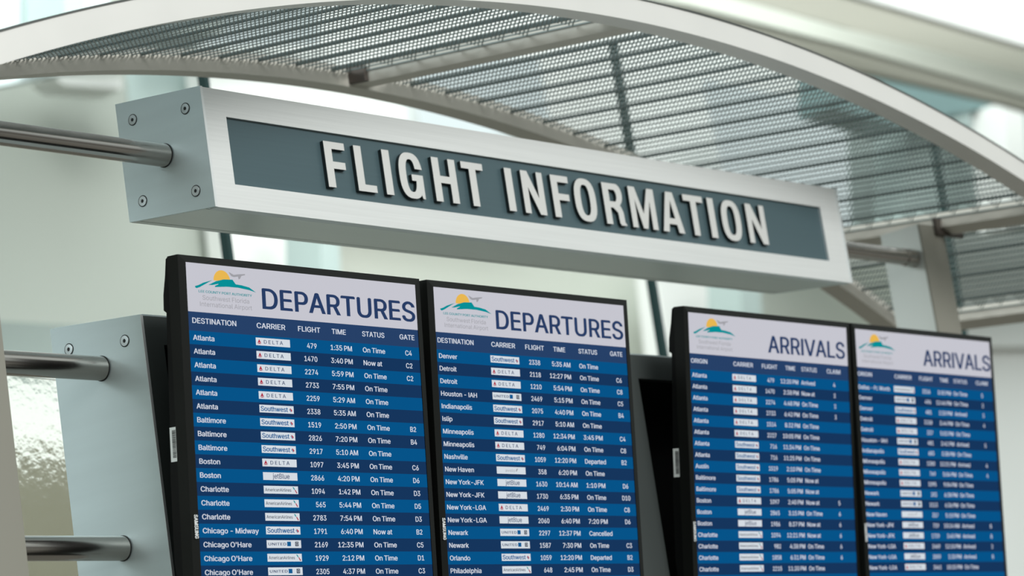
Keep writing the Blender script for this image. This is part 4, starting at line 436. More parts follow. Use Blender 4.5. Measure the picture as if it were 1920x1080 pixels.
# letters: cap height box [0,1], widths in the same unit
def arc_pts(cx, cz, rx, rz, a0, a1, n=14): return [(cx + rx * math.cos(math.radians(a0 + (a1 - a0) * i / n)), cz + rz * math.sin(math.radians(a0 + (a1 - a0) * i / n))) for i in range(n + 1)]
def superoval(w, h, x0, z0, n=48, p=2.6):
    out = []
    for i in range(n):
        a = 2 * math.pi * i / n; c, s_ = math.cos(a), math.sin(a)
        out.append((x0 + w / 2 + w / 2 * math.copysign(abs(c) ** (2 / p), c), z0 + h / 2 + h / 2 * math.copysign(abs(s_) ** (2 / p), s_)))
    return out
S_ = 0.225; H_ = 0.155                        # stem and bar weight relative to cap height
def glyph(ch, w):                             # w = width / cap height
    s = S_ * .98; h = H_
    if ch == 'I': return [[(0, 0), (w, 0), (w, 1), (0, 1)]]
    if ch == 'L': return [[(0, 0), (w, 0), (w, h), (s, h), (s, 1), (0, 1)]]
    if ch == 'F': return [[(0, 0), (s, 0), (s, .415), (w * .95, .415), (w * .95, .57), (s, .57), (s, 1 - h), (w, 1 - h), (w, 1), (0, 1)]]
    if ch == 'H': return [[(0, 0), (s, 0), (s, .43), (w - s, .43), (w - s, 0), (w, 0), (w, 1), (w - s, 1), (w - s, .59), (s, .59), (s, 1), (0, 1)]]
    if ch == 'T': a = (w - s) / 2; return [[(a, 0), (a + s, 0), (a + s, 1 - h), (w, 1 - h), (w, 1), (0, 1), (0, 1 - h), (a, 1 - h)]]
    if ch == 'N': return [[(0, 0), (s * .9, 0), (s * .9, .62), (w - s, 0), (w, 0), (w, 1), (w - s * .9, 1), (w - s * .9, .38), (s, 1), (0, 1)]]
    if ch == 'M':
        q = s * .88; c = w / 2
        return [[(0, 0), (q, 0), (q, .70), (c - q * .42, 0), (c + q * .42, 0), (w - q, .70), (w - q, 0), (w, 0), (w, 1), (w - q * 1.25, 1), (c, .36), (q * 1.25, 1), (0, 1)]]
    if ch == 'A':
        c = w / 2; q = s * .52
        return [[(0, 0), (s, 0), (s + .045, .20), (w - s - .045, .20), (w - s, 0), (w, 0), (c + q * 1.15, 1), (c - q * 1.15, 1)], [(s + .085, .345), (w - s - .085, .345), (c, .80)]]
    if ch == 'O': return [superoval(w, 1.03, 0, -.015), superoval(w - 2 * s, 1.03 - 2 * h * .95, s, -.015 + h * .95)]
    if ch == 'G':
        so = superoval(w, 1.03, 0, -.015, 64); si = superoval(w - 2 * s, 1.03 - 2 * h * .95, s, -.015 + h * .95, 64)
        out = [p for k, p in enumerate(so) if 5 <= k <= 59]          # counter-clockwise from the upper right round to the lower right
        out = [(w, .66)] + [p for p in so[4:56]] + [(w - .115, .11), (w - .075, 0), (w, 0), (w, .53), (w * .52, .53), (w * .52, .39), (w - s, .39)]
        inn = [p for p in si[4:61]]; inn = [p for p in inn if not (p[0] > w * .75 and .36 < p[1] < .66)]
        return [out + list(reversed(inn)) + [(w - s, .66)]]
    if ch == 'R':
        o1 = [(0, 0), (s, 0), (s, .41), (w * .46, .41), (w - s - .01, .30), (w - s + .01, .06), (w - s + .05, 0), (w + .03, 0), (w + .03, .03), (w - .02, .08), (w - .03, .32), (w - .10, .45), (w - .13, .48)] + arc_pts(w - .20, .74, .20, .26, -52, 90, 12) + [(0, 1)]
        hole = [(s, .56), (w - s - .06, .56)] + arc_pts(w - s - .08, .705, .09, .145, -80, 80, 8) + [(s, .85)]
        return [o1, hole]
def make_letter(ch, x0, x1, par, zb=1.5275 + EYE, zt=1.6253 + EYE):
    h = zt - zb; loops = glyph(ch, (x1 - x0) / h); yb = YS + rec - .0005; yf = YS - .0035; x0 *= 1.0024
    c = bpy.data.curves.new('letter', 'CURVE'); c.dimensions = '2D'; c.fill_mode = 'BOTH'
    for lp_ in loops:
        sp_ = c.splines.new('POLY'); sp_.points.add(len(lp_) - 1)
        for k, p in enumerate(lp_): sp_.points[k].co = (p[0] * h, p[1] * h, 0, 1)
        sp_.use_cyclic_u = True
    c.extrude = (yb - yf) / 2
    o = bpy.data.objects.new('letter', c); COL.objects.link(o)
    dg = bpy.context.evaluated_depsgraph_get(); dg.update(); ev = o.evaluated_get(dg); me = ev.to_mesh()
    mb = MB(); fm = mb.mi('letter_face'); sm = mb.mi('letter_side'); e2 = c.extrude
    mb.v = [(x0 + p.co.x, (yf + yb) / 2 - p.co.z, zb + p.co.y) for p in me.vertices]
    for p in me.polygons:
        mb.f.append(tuple(p.vertices))
        front = all(me.vertices[i].co.z > e2 * .9 for i in p.vertices); mb.m.append(fm if front else sm)
    ev.to_mesh_clear(); bpy.data.objects.remove(o); bpy.data.curves.remove(c)
    return mb.build('letter', par, label='raised pale capital letter ' + ch)
LET = [('F', 4.2090, 4.2690), ('L', 4.2965, 4.3520), ('I', 4.3800, 4.4020), ('G', 4.4265, 4.4985), ('H', 4.5325, 4.6060), ('T', 4.6255, 4.6950),
       ('I', 4.7670, 4.7900), ('N', 4.8205, 4.8930), ('F', 4.9215, 4.9815), ('O', 4.9980, 5.0730), ('R', 5.1015, 5.1700), ('M', 5.1960, 5.2890), ('A', 5.3080, 5.3890),
       ('T', 5.4000, 5.4750), ('I', 5.4935, 5.5170), ('O', 5.5430, 5.6180), ('N', 5.6445, 5.7195)]
for ch, a, b_ in LET: make_letter(ch, a, b_, sign)

# ---------------------------------------------------------------- monitor cabinet behind the screens
CX0, CX1 = 3.6623, 6.34; CZ1 = 1.2247 + EYE; CZ0 = 2.25
cab = empty('display_cabinet', (5.0, YS + .11, CZ0))
tag(cab, 'long dark cabinet with a pale screwed side plate that carries the four screens', 'cabinet')
side = endplate(cab, CX0, CZ0, CZ1, SD + .008, .006, 'side_plate')
side['label'] = 'pale blue-grey aluminium side plate'
for (l, z) in ((.046, .045), (SD - .038, .045)): screw(side, Vector((CX0, YS, CZ1 - z)) + D * l, D)
for z in (.53,):
    for l in (.046, SD - .038): screw(side, Vector((CX0, YS, CZ1 - z)) + D * l, D)
endplate(cab, CX1 - .006, CZ0, CZ1, SD + .008, .006, 'side_plate')
def bar(x0, z0, x1, z1, m, name, y=0.0, d=.03):
    q = MB(); q.skew((x0, YS + y, z0), (x1 - x0, 0, 0), D * d, (0, 0, z1 - z0), m); return q.build(name, cab)
bar(CX0 + .006, CZ1 - .055, CX1 - .006, CZ1 - .001, 'cabinet_dark', 'top_rail')
bar(CX0 + .006, CZ0, CX1 - .006, CZ0 + .055, 'cabinet_dark', 'bottom_rail')
bar(CX0 + .006, CZ0 + .055, CX0 + .052, CZ1 - .055, 'cabinet_dark', 'stile')
bar(CX1 - .052, CZ0 + .055, CX1 - .006, CZ1 - .055, 'cabinet_dark', 'stile')
bar(5.045, CZ0 + .055, 5.140, CZ1 - .055, 'cabinet_dark', 'stile')
q = MB(); q.skew((CX0 + .006, YS, CZ1 - .001), (CX1 - CX0 - .012, 0, 0), D * SD, (0, 0, .003), 'end_plate_aluminium'); q.build('top_plate', cab)
q = MB(); q.skew(Vector((CX0 + .006, YS, CZ0)) + D * .12, (CX1 - CX0 - .012, 0, 0), D * .01, (0, 0, CZ1 - CZ0 - .02), 'cabinet_black'); q.build('back_panel', cab)

# ---------------------------------------------------------------- round bars
YP = YS + .1139
def roundbar(x0, x1, z, r, label, collar=False, end=0):
    b_ = empty('round_bar', (x0, YP, z)); tag(b_, label, 'bar', 'horizontal stainless bars')
    q = MB(); q.cyl((x0, YP, z), (x1, YP, z), r, 'stainless', 48); q.build('tube', b_, smooth=True)
    q = MB(); cxx = x1 if end == 0 else x0
    sgn = -1 if end == 0 else 1
    q.cyl((cxx, YP, z), (cxx + sgn * .0012, YP, z), r * 1.045, 'dark_hole', 48); q.build('gasket', b_, label='thin dark ring at the plate')
    if collar:
        q = MB(); q.cyl((x1 - .045, YP, z), (x1 - .001, YP, z), r * 1.12, 'stainless', 40); q.build('end_collar', b_, smooth=True)
RB1 = .0232
zb1 = 1.5925 + EYE
def xl(x): return x - (YP - YS) / D.y * -D.x     # x of a skewed plate face at bar depth
offx = D.x * (YP - YS) / D.y
roundbar(3.392, SX0 + offx, zb1, RB1, 'polished round steel bar running into the left end of the sign box')
roundbar(SX1 + offx, 6.553, zb1 - .004, .0215, 'short round steel bar between the right end of the sign and the column', True, 1)
roundbar(3.392, CX0 + offx, 1.1484 + EYE, RB1, 'upper of the two round steel bars running into the cabinet side plate')
roundbar(3.392, CX0 + offx, 0.8045 + EYE, RB1, 'lower of the two round steel bars, near the bottom left corner')

# ---------------------------------------------------------------- screens
YM = YS - .16; ZM = 1.297 + EYE
DEP1 = [("Atlanta", "delta", "479", "1:35 PM", "On Time", "C4"), ("Atlanta", "delta", "1470", "3:40 PM", "Now at", "C2"), ("Atlanta", "delta", "2274", "5:59 PM", "On Time", "C2"),
 ("Atlanta", "delta", "2733", "7:55 PM", "On Time", ""), ("Atlanta", "delta", "2259", "5:29 AM", "On Time", ""), ("Atlanta", "southwest", "2338", "5:35 AM", "On Time", ""),
 ("Baltimore", "southwest", "1519", "2:50 PM", "On Time", "B2"), ("Baltimore", "southwest", "2826", "7:20 PM", "On Time", "B4"), ("Baltimore", "southwest", "2917", "5:10 AM", "On Time", ""),
 ("Boston", "delta", "1097", "3:45 PM", "On Time", "C6"), ("Boston", "jetblue", "2866", "4:20 PM", "On Time", "D6"), ("Charlotte", "american", "1094", "1:42 PM", "On Time", "D3"),
 ("Charlotte", "american", "565", "5:44 PM", "On Time", "D5"), ("Charlotte", "american", "2783", "7:54 PM", "On Time", "D3"), ("Chicago - Midway", "southwest", "1791", "6:40 PM", "Now at", "B2"),
 ("Chicago O'Hare", "united", "2169", "12:35 PM", "On Time", "C5"), ("Chicago O'Hare", "american", "1929", "2:12 PM", "On Time", "D1"), ("Chicago O'Hare", "united", "2305", "4:37 PM", "On Time", "C3")]
DEP2 = [("Denver", "southwest", "2338", "5:35 AM", "On Time", ""), ("Detroit", "delta", "2118", "12:27 PM", "On Time", "C6"), ("Detroit", "delta", "1210", "5:54 PM", "On Time", "C8"),
 ("Houston - IAH", "united", "2469", "5:15 PM", "On Time", "C5"), ("Indianapolis", "southwest", "2075", "4:40 PM", "On Time", "B4"), ("Islip", "southwest", "2917", "5:10 AM", "On Time", ""),
 ("Minneapolis", "delta", "1280", "12:34 PM", "3:45 PM", "C4"), ("Minneapolis", "delta", "749", "6:04 PM", "On Time", "C8"), ("Nashville", "southwest", "1059", "12:20 PM", "Departed", "B2"),
 ("New Haven", "grey", "358", "6:20 PM", "On Time", ""), ("New York-JFK", "jetblue", "1630", "10:14 AM", "1:10 PM", "D6"), ("New York-JFK", "jetblue", "1730", "6:35 PM", "On Time", "D10"),
 ("New York-LGA", "delta", "2469", "2:30 PM", "On Time", "C8"), ("New York-LGA", "jetblue", "2060", "6:40 PM", "7:20 PM", "D6"), ("Newark", "united", "2297", "12:37 PM", "Cancelled", ""),
 ("Newark", "united", "1587", "7:30 PM", "On Time", "C3"), ("Orlando", "southwest", "1059", "12:20 PM", "Departed", "B2"), ("Philadelphia", "american", "648", "2:45 PM", "On Time", "D3")]
ARR1 = [("Atlanta", "delta", "479", "12:20 PM", "Arrived", "4"), ("Atlanta", "delta", "1470", "2:38 PM", "Now at", "2"), ("Atlanta", "delta", "2274", "4:48 PM", "On Time", "2"),
 ("Atlanta", "delta", "2733", "6:42 PM", "On Time", "3"), ("Atlanta", "delta", "1514", "8:32 PM", "On Time", ""), ("Atlanta", "delta", "2227", "10:05 PM", "On Time", ""),
 ("Atlanta", "southwest", "716", "11:34 PM", "On Time", ""), ("Atlanta", "southwest", "716", "11:25 PM", "On Time", ""), ("Austin", "southwest", "1519", "2:10 PM", "On Time", ""),
 ("Baltimore", "southwest", "1786", "5:05 PM", "Now at", ""), ("Baltimore", "southwest", "1786", "5:05 PM", "Now at", ""), ("Boston", "delta", "1097", "2:40 PM", "Now at", "5"),
 ("Boston", "jetblue", "2865", "3:15 PM", "On Time", "6"), ("Boston", "jetblue", "1986", "8:37 PM", "Now at", "6"), ("Charlotte", "american", "1094", "12:21 PM", "Now at", "6"),
 ("Charlotte", "american", "982", "4:38 PM", "On Time", "6"), ("Charlotte", "american", "1858", "6:31 PM", "On Time", "6"), ("Charlotte", "american", "2215", "11:20 PM", "On Time", "")]
ARR2 = [("Dallas - Ft. Worth", "american", "2516", "3:05 PM", "On Time", "5"), ("Denver", "united", "496", "12:46 PM", "On Time", "2"), ("Denver", "southwest", "481", "2:30 PM", "Arrived", "3"),
 ("Detroit", "delta", "2158", "3:44 PM", "On Time", "4"), ("Detroit", "delta", "337", "5:03 PM", "On Time", ""), ("Houston - IAH", "united", "481", "2:41 PM", "Arrived", "5"),
 ("Indianapolis", "southwest", "683", "3:38 PM", "On Time", ""), ("Minneapolis", "delta", "1280", "12:31 PM", "Arrived", "4"), ("Minneapolis", "delta", "749", "5:04 PM", "On Time", "4"),
 ("Minneapolis", "delta", "1095", "9:04 PM", "On Time", ""), ("Newark", "united", "203", "6:38 PM", "On Time", ""), ("Newark", "united", "2113", "6:36 PM", "On Time", ""),
 ("New Haven", "grey", "357", "5:10 PM", "On Time", ""), ("New York-JFK", "jetblue", "729", "10:14 AM", "Arrived", "8"), ("New York-JFK", "jetblue", "1729", "3:45 PM", "Arrived", "8"),
 ("New York-LGA", "delta", "2469", "12:10 PM", "Arrived", "2"), ("New York-LGA", "jetblue", "2059", "2:30 PM", "Arrived", "8"), ("New York-LGA", "delta", "2461", "10:15 PM", "On Time", "")]

def badge(mb, kind, s, t, y):
    w, h = .0895, .0145; s0 = s; t0 = t - h / 2
    flat(mb, s0, t0, s0 + w, t0 + h, 'px_white', y)
    yy = y - .0004
    if kind == 'delta':
        shape(mb, [(s0 + .0085, t0 + .0025), (s0 + .0135, t0 + .0110), (s0 + .0085, t0 + .0088), (s0 + .0035, t0 + .0110)], 'px_red', yy)
        shape(mb, [(s0 + .0036, t0 + .0118), (s0 + .0085, t0 + .0097), (s0 + .0134, t0 + .0118)], 'px_red', yy)
        put_text(mb, 'DELTA', s0 + .0205, t, .0068, 'px_navy', width=.050, y=yy, bold=9, spacing=1.35)
    elif kind == 'southwest':
        put_text(mb, 'Southwest', s0 + .003, t - .0002, .0088, 'px_blue', width=.071, y=yy, bold=20)
        shape(mb, [(s0 + .0790, t0 + .0050), (s0 + .0805, t0 + .0042), (s0 + .0850, t0 + .0080), (s0 + .0840, t0 + .0105), (s0 + .0828, t0 + .0112)], 'px_red', yy)
        shape(mb, [(s0 + .0772, t0 + .0068), (s0 + .0785, t0 + .0055), (s0 + .0822, t0 + .0112), (s0 + .0812, t0 + .0118)], 'px_blue', yy)
    elif kind == 'jetblue':
        put_text(mb, 'jetBlue', s0 + .0245, t - .0004, .0092, 'px_navy', width=.044, y=yy, bold=6)
    elif kind == 'american':
        put_text(mb, 'AmericanAirlines', s0 + .003, t, .0058, 'px_ink', width=.068, y=yy, bold=9)
        shape(mb, [(s0 + .0745, t0 + .0012), (s0 + .0785, t0 + .0022), (s0 + .0810, t0 + .0070), (s0 + .0780, t0 + .0062)], 'px_teal', yy)
        shape(mb, [(s0 + .0800, t0 + .0072), (s0 + .0822, t0 + .0066), (s0 + .0868, t0 + .0128), (s0 + .0842, t0 + .0134)], 'px_red', yy)
    elif kind == 'united':
        put_text(mb, 'UNITED', s0 + .004, t, .0050, 'px_navy', width=.046, y=yy, bold=16, spacing=1.1)
        flat(mb, s0 + .0525, t0 + .0028, s0 + .0625, t0 + .0112, 'px_blue', yy)
        flat(mb, s0 + .0735, t0 + .0028, s0 + .0825, t0 + .0112, 'px_ink', yy)
        flat(mb, s0 + .0755, t0 + .0045, s0 + .0805, t0 + .0052, 'px_white', yy - .0003); flat(mb, s0 + .0755, t0 + .0085, s0 + .0805, t0 + .0092, 'px_white', yy - .0003)
        flat(mb, s0 + .0755, t0 + .0045, s0 + .0762, t0 + .0092, 'px_white', yy - .0003); flat(mb, s0 + .0798, t0 + .0045, s0 + .0805, t0 + .0092, 'px_white', yy - .0003)
    else:
        put_text(mb, 'avelo', s0 + .026, t, .0060, 'px_grey', width=.030, y=yy, bold=0)
        shape(mb, [(s0 + .058, t0 + .0095), (s0 + .0605, t0 + .004), (s0 + .066, t0 + .003), (s0 + .0625, t0 + .0055), (s0 + .0615, t0 + .009)], 'px_grey', yy)

SW1 = [(0.0374, 0.0568), (0.0462, 0.0544), (0.0587, 0.0491), (0.0818, 0.0428), (0.0656, 0.0504), (0.0495, 0.058), (0.0414, 0.0606), (0.038, 0.0593)]
SW2 = [(0.0707, 0.0527), (0.0905, 0.0443), (0.1101, 0.0395), (0.1332, 0.0384), (0.13, 0.0442), (0.1362, 0.0463), (0.1558, 0.0474), (0.1753, 0.0502), (0.1927, 0.0588), (0.1749, 0.0553), (0.1465, 0.0527), (0.1181, 0.0528), (0.088, 0.0554), (0.0871, 0.0534), (0.1008, 0.048), (0.0812, 0.052)]
PL = [(0.1242, 0.0242), (0.1269, 0.0253), (0.1374, 0.029), (0.1482, 0.0272), (0.1661, 0.0254), (0.1667, 0.0274), (0.1569, 0.0297), (0.153, 0.0352), (0.1493, 0.0368), (0.1479, 0.0316), (0.1371, 0.0332), (0.1308, 0.0321), (0.1258, 0.0267)]

def monitor(x0, width, rows, title, cols, label, tilt, shift=0.0, side=False, roll=0.0, bz=.0165):
    HH = 1.036; th = math.atan(tilt)
    # local frame: x right, y back, z up, origin at the bottom centre of the front
    ori = Matrix.Rotation(roll, 4, 'Y') @ Matrix.Rotation(th, 4, 'X')
    bot = Vector((x0, YM, ZM)) - ori @ Vector((-width / 2, 0, HH))
    r = empty('flight_display', bot, local=True); r.rotation_euler = ori.to_euler()
    tag(r, label, 'screen', 'flight information screens')
    def place(mb): return mb.xf(lambda p: Vector((p.x - width / 2, p.y, p.z + HH)))
    sr = width - .0150; sb = HH - .0135; st = .0135
    # bezel
    q = MB()
    O = [(0, 0), (width, 0), (width, -HH), (0, -HH)]; I = [(bz, -st), (sr, -st), (sr, -sb), (bz, -sb)]
    for k in range(4):
        j = (k + 1) % 4
        a = [(O[k][0], .002, O[k][1]), (O[j][0], .002, O[j][1]), (I[j][0], -.001, I[j][1]), (I[k][0], -.001, I[k][1])]
        q.face(a, 'monitor_bezel')
        q.face([(I[k][0], -.001, I[k][1]), (I[j][0], -.001, I[j][1]), (I[j][0], .004, I[j][1]), (I[k][0], .004, I[k][1])], 'monitor_body')
        q.face([(O[k][0], .002, O[k][1]), (O[j][0], .002, O[j][1]), (O[j][0], .030, O[j][1]), (O[k][0], .030, O[k][1])], 'monitor_bezel')
    place(q).build('bezel', r)
    # housing with the stepped outline seen from the side
    prof = [(.030, .000), (.036, -.004), (.040, -.035), (.047, -.070), (.048, -.098), (.041, -.103), (.048, -.35), (.052, -.40), (.052, -.56), (.040, -.64), (.034, -HH + .01), (.028, -HH)]
    q = MB(); A = [(.0015, p[0], p[1]) for p in prof]; B = [(width - .0015, p[0], p[1]) for p in prof]
    q.sweep([A, B], 'monitor_body'); place(q).build('housing', r)
    # arm back to the cabinet
    q = MB(); q.box((width / 2 - .12, .050, -.54), (width / 2 + .12, .092, -.36), 'monitor_body'); place(q).build('wall_bracket', r)
    # lettering of the maker on the left bezel
    q = MB(); v, f, xa, xb = text_geo('SAMSUNG', 38, 1.04); k = .0085 / CAPH; kx = .0435 / (xb - xa); i = len(q.v); mi = q.mi('printed_white')
    q.v += [(.0012 + (bz - .0125) + p[1] * k, -.0022, -.4775 - (p[0] - xa) * kx) for p in v]
    for a in f: q.f.append(tuple(i + c for c in a)); q.m.append(mi)
    place(q).build('maker_lettering', r, label='small white letters running down the left bezel')
    if side:
        q = MB(); q.box((.0002, .0215, -.3775), (.0012, .0465, -.3145), 'sticker_paper')
        yy = .0262; zz = -.3200; rs = random.Random(3)
        while zz > -.3700:
            hgt = rs.choice([.0006, .0009, .0014]); q.face([(-.0001, .031, zz), (-.0001, .0405, zz), (-.0001, .0405, zz - hgt), (-.0001, .031, zz - hgt)], 'sticker_ink'); zz -= hgt + rs.choice([.0006, .0009])
        v, f, xa, xb = text_geo('IT Department', 0, 1.0); kx = .032 / (xb - xa); i = len(q.v); mi = q.mi('sticker_ink')
        q.v += [(-.0001, .0300 - p[1] * .0000072, -.3550 + (p[0] - xa) * kx) for p in v]
        for a in f: q.f.append(tuple(i + c for c in a)); q.m.append(mi)
        q.face([(-.0001, .0245, -.372), (-.0001, .0300, -.365), (-.0001, .0262, -.3585), (-.0001, .0280, -.366)], 'sticker_ink')
        place(q).build('asset_sticker', r, label='white barcode sticker')
    # screen
    q = MB(); q.box((bz - .002, .0010, -sb - .002), (sr + .002, .0040, -st + .002), 'px_dark')
    scr = place(q).build('screen_panel', r)
    def sub(mb, name, lab=None):
        return place(mb).build(name, scr, label=lab)
    s = shift
    q = MB(); flat(q, bz - .002, st - .002, sr + .002, .1045, 'px_header', .0006); sub(q, 'header_band')
    q = MB(); flat(q, bz - .002, .1045, sr + .002, .1398, 'px_bar', .0006)
    cn, cx_ = cols
    for name, cc, wd in cx_: put_text(q, name, cc, .1208, .0098, 'px_text', width=wd, y=-.0002, align='l')
    sub(q, 'column_heading')
    q = MB(); put_text(q, title[0], title[1], .0688, .0385, 'px_navy', width=title[2], y=-.0002, bold=20); sub(q, 'title_lettering')
    # airport emblem
    q = MB(); sc = title[3]
    g = lambda L: [(a + s, b) for a, b in L]
    sun = [(.1065 + s + .0215 * math.cos(a), .0430 - .0205 * math.sin(a)) for a in [math.pi * i / 20 for i in range(21)]]
    shape(q, sun, 'px_sun', -.0001); shape(q, g(PL), 'px_grey', -.0003); shape(q, g(SW1), 'px_teal', -.0003); shape(q, g(SW2), 'px_teal', -.0005)
    put_text(q, 'LEE COUNTY PORT AUTHORITY', .0460 + s, .0655, .0046, 'px_teal', width=.1355, y=-.0003, bold=18)
    put_text(q, 'Southwest Florida', .0550 + s, .0768, .0085, 'px_grey', width=.1185, y=-.0003, bold=0)
    put_text(q, 'International Airport', .0480 + s, .0890, .0085, 'px_grey', width=.1320, y=-.0003, bold=0)
    sub(q, 'airport_emblem')
    # rows
    pitch = .02527; t0 = .1398
    for i, rw in enumerate(rows):
        ta = t0 + pitch * i; tcn = .1524 + pitch * i
        q = MB(); flat(q, bz - .002, ta, sr + .002, ta + pitch, 'px_light' if i % 2 == 0 else 'px_dark', .0006)
        k = .0000
        put_text(q, rw[0], .0262 + s + k, tcn, .0094, 'px_text', y=-.0002, xs=1.27)
        put_text(q, rw[2], cn['fl'], tcn - .0002, .0098, 'px_text', y=-.0002, align='r', xs=1.06)
        put_text(q, rw[3], cn['tm'], tcn - .0002, .0098, 'px_text', y=-.0002, align='r', xs=1.15)
        put_text(q, rw[4], cn['st'], tcn, .0096, 'px_text', y=-.0002, xs=1.25)
        if rw[5]: put_text(q, rw[5], cn['gt'], tcn, .0098, 'px_text', y=-.0002, align='c', xs=1.08)
        sub(q, 'flight_row')
        q = MB(); badge(q, rw[1], cn['bd'], ta + .0115, -.0004); sub(q, 'carrier_badge')
    q = MB(); i = len(rows)
    while t0 + pitch * (i + 1) < sb + .002:
        flat(q, bz - .002, t0 + pitch * i, sr + .002, t0 + pitch * (i + 1), 'px_light' if i % 2 == 0 else 'px_dark', .0006); i += 1
    sub(q, 'empty_rows')
    return r

c1 = dict(fl=.3462, tm=.4430, st=.4730, gt=.6030, bd=.1852, xs=.815)
h1 = [('DESTINATION', .0265, .1108), ('CARRIER', .1896, .0752), ('FLIGHT', .2985, .0600), ('TIME', .3895, .0390), ('STATUS', .4738, .0628), ('GATE', .5800, .0430)]
c2 = dict(fl=.3340, tm=.4320, st=.4610, gt=.5920, bd=.1778, xs=.805)
h2 = [('DESTINATION', .0205, .1080), ('CARRIER', .1828, .0745), ('FLIGHT', .2890, .0600), ('TIME', .3790, .0390), ('STATUS', .4615, .0620), ('GATE', .5670, .0425)]
c3 = dict(fl=.3280, tm=.4225, st=.4345, gt=.5680, bd=.1680, xs=.80)
h3 = [('ORIGIN', .0170, .0600), ('CARRIER', .1739, .0745), ('FLIGHT', .2825, .0600), ('TIME', .3740, .0390), ('STATUS', .4370, .0620), ('CLAIM', .5400, .0550)]
c4 = dict(fl=.3240, tm=.4170, st=.4290, gt=.5620, bd=.1640, xs=.80)
h4 = [('ORIGIN', .0130, .0600), ('CARRIER', .1700, .0745), ('FLIGHT', .2785, .0600), ('TIME', .3700, .0390), ('STATUS', .4330, .0620), ('CLAIM', .5360, .0550)]
monitor(3.6267, .6500, DEP1, ('DEPARTURES', .2075, .4220, 1), (c1, h1), 'portrait screen headed DEPARTURES whose first rows list Atlanta flights, leftmost', .108, 0.0, True)
monitor(4.2987, .6385, DEP2, ('DEPARTURES', .2015, .4150, 1), (c2, h2), 'portrait screen headed DEPARTURES whose first row is Denver, second from left', .120, -.0040, bz=.0155)
monitor(5.1378, .6440, ARR1, ('ARRIVALS', .3090, .3090, 1), (c3, h3), 'portrait screen headed ARRIVALS with a barcode sticker on its side, third from left', .155, -.0070, True, bz=.0125)
monitor(5.7893, .6280, ARR2, ('ARRIVALS', .3010, .3090, 1), (c4, h4), 'portrait screen headed ARRIVALS, the rightmost and most blurred of the four', .135, -.0130, bz=.0115)

# ---------------------------------------------------------------- glass joints behind
def mullion(p0, p1, Y, w, label, up=0.02):
    a = at(*p0, Y); b_ = at(*p1, Y); d = (a - b_); d = d / d.z
    top = a + d * up; bot = b_ - d * b_.z
    q = MB(); q.hexa([bot, bot + Vector((w, 0, 0)), bot + Vector((w, .03, 0)), bot + Vector((0, .03, 0)), top, top + Vector((w, 0, 0)), top + Vector((w, .03, 0)), top + Vector((0, .03, 0))], 'glass_edge')
    o = q.build('glass_mullion', origin=bot); tag(o, label, 'mullion', 'dark upright joints of the glass partition')
YG = 5.6
mullion((385, 150), (431, 481), YG, .016, 'thin dark green upright behind the left end of the sign')
mullion((1155, 90), (1248, 668), YG, .016, 'thin dark green upright seen in the gap between departures and arrivals screens')
mullion((1752, 240), (1806, 600), YG, .016, 'thin dark upright seen through the mesh right of the column')

# ---------------------------------------------------------------- hall behind, blurred
def bgthing(pts, Y, th, m, name, label, cat, group=None):
    o = slab(pts, Y, th, m, name); tag(o, label, cat, group); return o
def wallpiece(pts, Y, th, m, name):
    return struct(slab(pts, Y, th, m, name))

mat('wall_mist', (0.45, 0.55, 0.53), 0.8); mat('wall_sage', (0.43, 0.465, 0.42), 0.8); mat('wall_grey', (0.26, 0.31, 0.29), 0.8)
mat('wall_olive', (0.17, 0.165, 0.115), 0.8); mat('soffit_beige', (0.39, 0.385, 0.33), 0.8); mat('wall_warm', (0.64, 0.67, 0.60), 0.8)
mat('rain_glass', (0.95, 0.97, 0.94), 0.12, trans=0.95, bump=(38, 0.0016))
MATS['rain_glass'].node_tree.nodes['Principled BSDF'].inputs['IOR'].default_value = 1.18
mat('wall_pearl', (0.66, 0.76, 0.76), 0.8)
wallpiece([(-500, 60), (232, 100), (248, 300), (430, 300), (446, 680), (-500, 640)], 13, .3, 'wall_sage', 'wall_left')
wallpiece([(-500, 575), (160, 611), (345, 640), (345, 720), (-500, 700)], 12.4, .3, 'wall_grey', 'trim_1')
wallpiece([(-500, 690), (345, 712), (345, 880), (-500, 846)], 12.2, .3, 'plaster_white', 'trim_2')
wallpiece([(-500, 846), (345, 856), (345, 1500), (-500, 1500)], 12.0, .3, 'wall_olive', 'trim_3')
wallpiece([(98, 143), (229, 146), (229, 168), (120, 160)], 12.6, .2, 'plaster_white', 'trim_4')
wallpiece([(232, 100), (386, 110), (400, 290), (250, 270)], 13.0, .2, 'wall_mist', 'trim_5')
wallpiece([(386, 110), (600, 110), (612, 540), (440, 540)], 12.7, .2, 'plaster_white', 'wall_pale')
wallpiece([(602, 90), (1110, 230), (1110, 330), (606, 300)], 12.7, .2, 'plaster_white', 'wall_upper')
wallpiece([(1228, 480), (1395, 480), (1400, 720), (1255, 720)], 12.7, .2, 'plaster_white', 'wall_right')
wallpiece([(1850, 560), (2300, 560), (2300, 1500), (1850, 1500)], 12.7, .2, 'plaster_white', 'wall_far_right')
wallpiece([(560, 425), (1240, 490), (1240, 720), (560, 660)], 13.4, .2, 'wall_warm', 'wall_middle')
wallpiece([(1425, 500), (1700, 500), (1700, 720), (1425, 720)], 13.4, .2, 'wall_warm', 'wall_front')
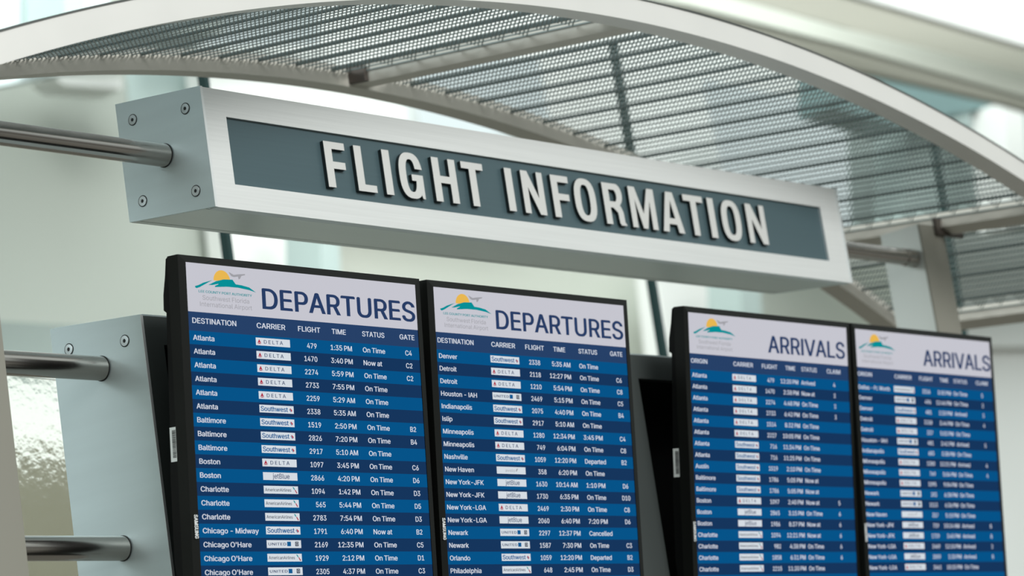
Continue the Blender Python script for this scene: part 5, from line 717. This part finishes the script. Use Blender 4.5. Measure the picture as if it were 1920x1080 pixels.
# upper right: sloping ceiling beams
wallpiece([(1560, -20), (2300, -20), (2300, 182), (1920, 85)], 9.0, .06, 'plaster_white', 'ceiling')
wallpiece([(1380, -60), (1562, -22), (1920, 85), (2300, 182), (2300, 260), (1920, 158), (1580, 50), (1280, -30)], 9.6, .06, 'soffit_beige', 'ceiling_beam')
wallpiece([(1180, -10), (1290, 10), (1580, 84), (1890, 172), (2300, 292), (2300, 245), (1920, 138), (1580, 52), (1280, -30)], 9.4, .06, 'wall_warm', 'trim_6')
wallpiece([(1180, -20), (1290, -5), (1580, 76), (1890, 165), (2300, 285), (2300, 320), (1890, 195), (1640, 138), (1400, 90), (1180, 40)], 10.0, .06, 'soffit_beige', 'trim_7')
wallpiece([(1560, 110), (1640, 138), (1890, 195), (1780, 214), (1700, 240), (1560, 200)], 11.0, .3, 'teal_glazing', 'window_1')
wallpiece([(1700, 230), (1780, 213), (1895, 194), (2300, 194), (2300, 420), (1700, 420)], 11.4, .3, 'wall_mist', 'wall_upper_right')
# upper left
wallpiece([(-500, -300), (206, -300), (206, 120), (-500, 260)], 11.0, .1, 'wall_pearl', 'wall_upper_left')
wallpiece([(206, -300), (420, -300), (420, 60), (206, 60)], 11.3, .3, 'wall_sage', 'trim_8')
def hallpost(pts, Y, m, label):
    o = slab(pts, Y, .3, m, 'hall_column'); tag(o, label, 'column', 'blurred hall columns')
hallpost([(118, -300), (158, -300), (160, 90), (120, 90)], 10.6, 'wall_mist', 'blurred pale teal column in the top left corner')
hallpost([(596, 340), (632, 340), (646, 700), (610, 700)], 11.8, 'wall_mist', 'blurred pale column between the sign and the first departures screen')
hallpost([(1386, 480), (1424, 480), (1434, 720), (1396, 720)], 11.8, 'wall_mist', 'blurred pale column above the first arrivals screen')
hallpost([(1882, 190), (1918, 190), (1935, 420), (1899, 420)], 10.8, 'plaster_white', 'blurred white column at the right edge above the arch')
# clerestory panes seen through the mesh
wallpiece([(270, -80), (1180, -80), (1760, 160), (1950, 470), (1250, 420), (600, 110), (270, 80)], 13.2, .1, 'plaster_white', 'wall_clerestory')
def pane(pts, k): struct(slab(pts, 12.4, .05, 'frosted_pane', 'window_%d' % k))
pane([(780, 110), (1010, 110), (1035, 250), (800, 250)], 2)
pane([(1325, 150), (1640, 215), (1650, 440), (1390, 420)], 3)
pane([(330, -60), (600, -60), (600, 80), (330, 80)], 4)
wallpiece([(1765, 425), (2100, 360), (2100, 650), (1790, 650)], 12.6, .1, 'plaster_white', 'wall_lower_right')
struct(slab([(1645, 180), (1758, 180), (1770, 440), (1655, 440)], 12.0, .3, 'wall_grey', 'wall_pier'))
# rain-textured glass screen low on the left
o = slab([(-60, 694), (330, 735), (360, 1300), (-60, 1300)], 4.95, .012, 'rain_glass', 'glass_screen')
tag(o, 'clear rain-textured glass screen between the left column and the cabinet side', 'glass')
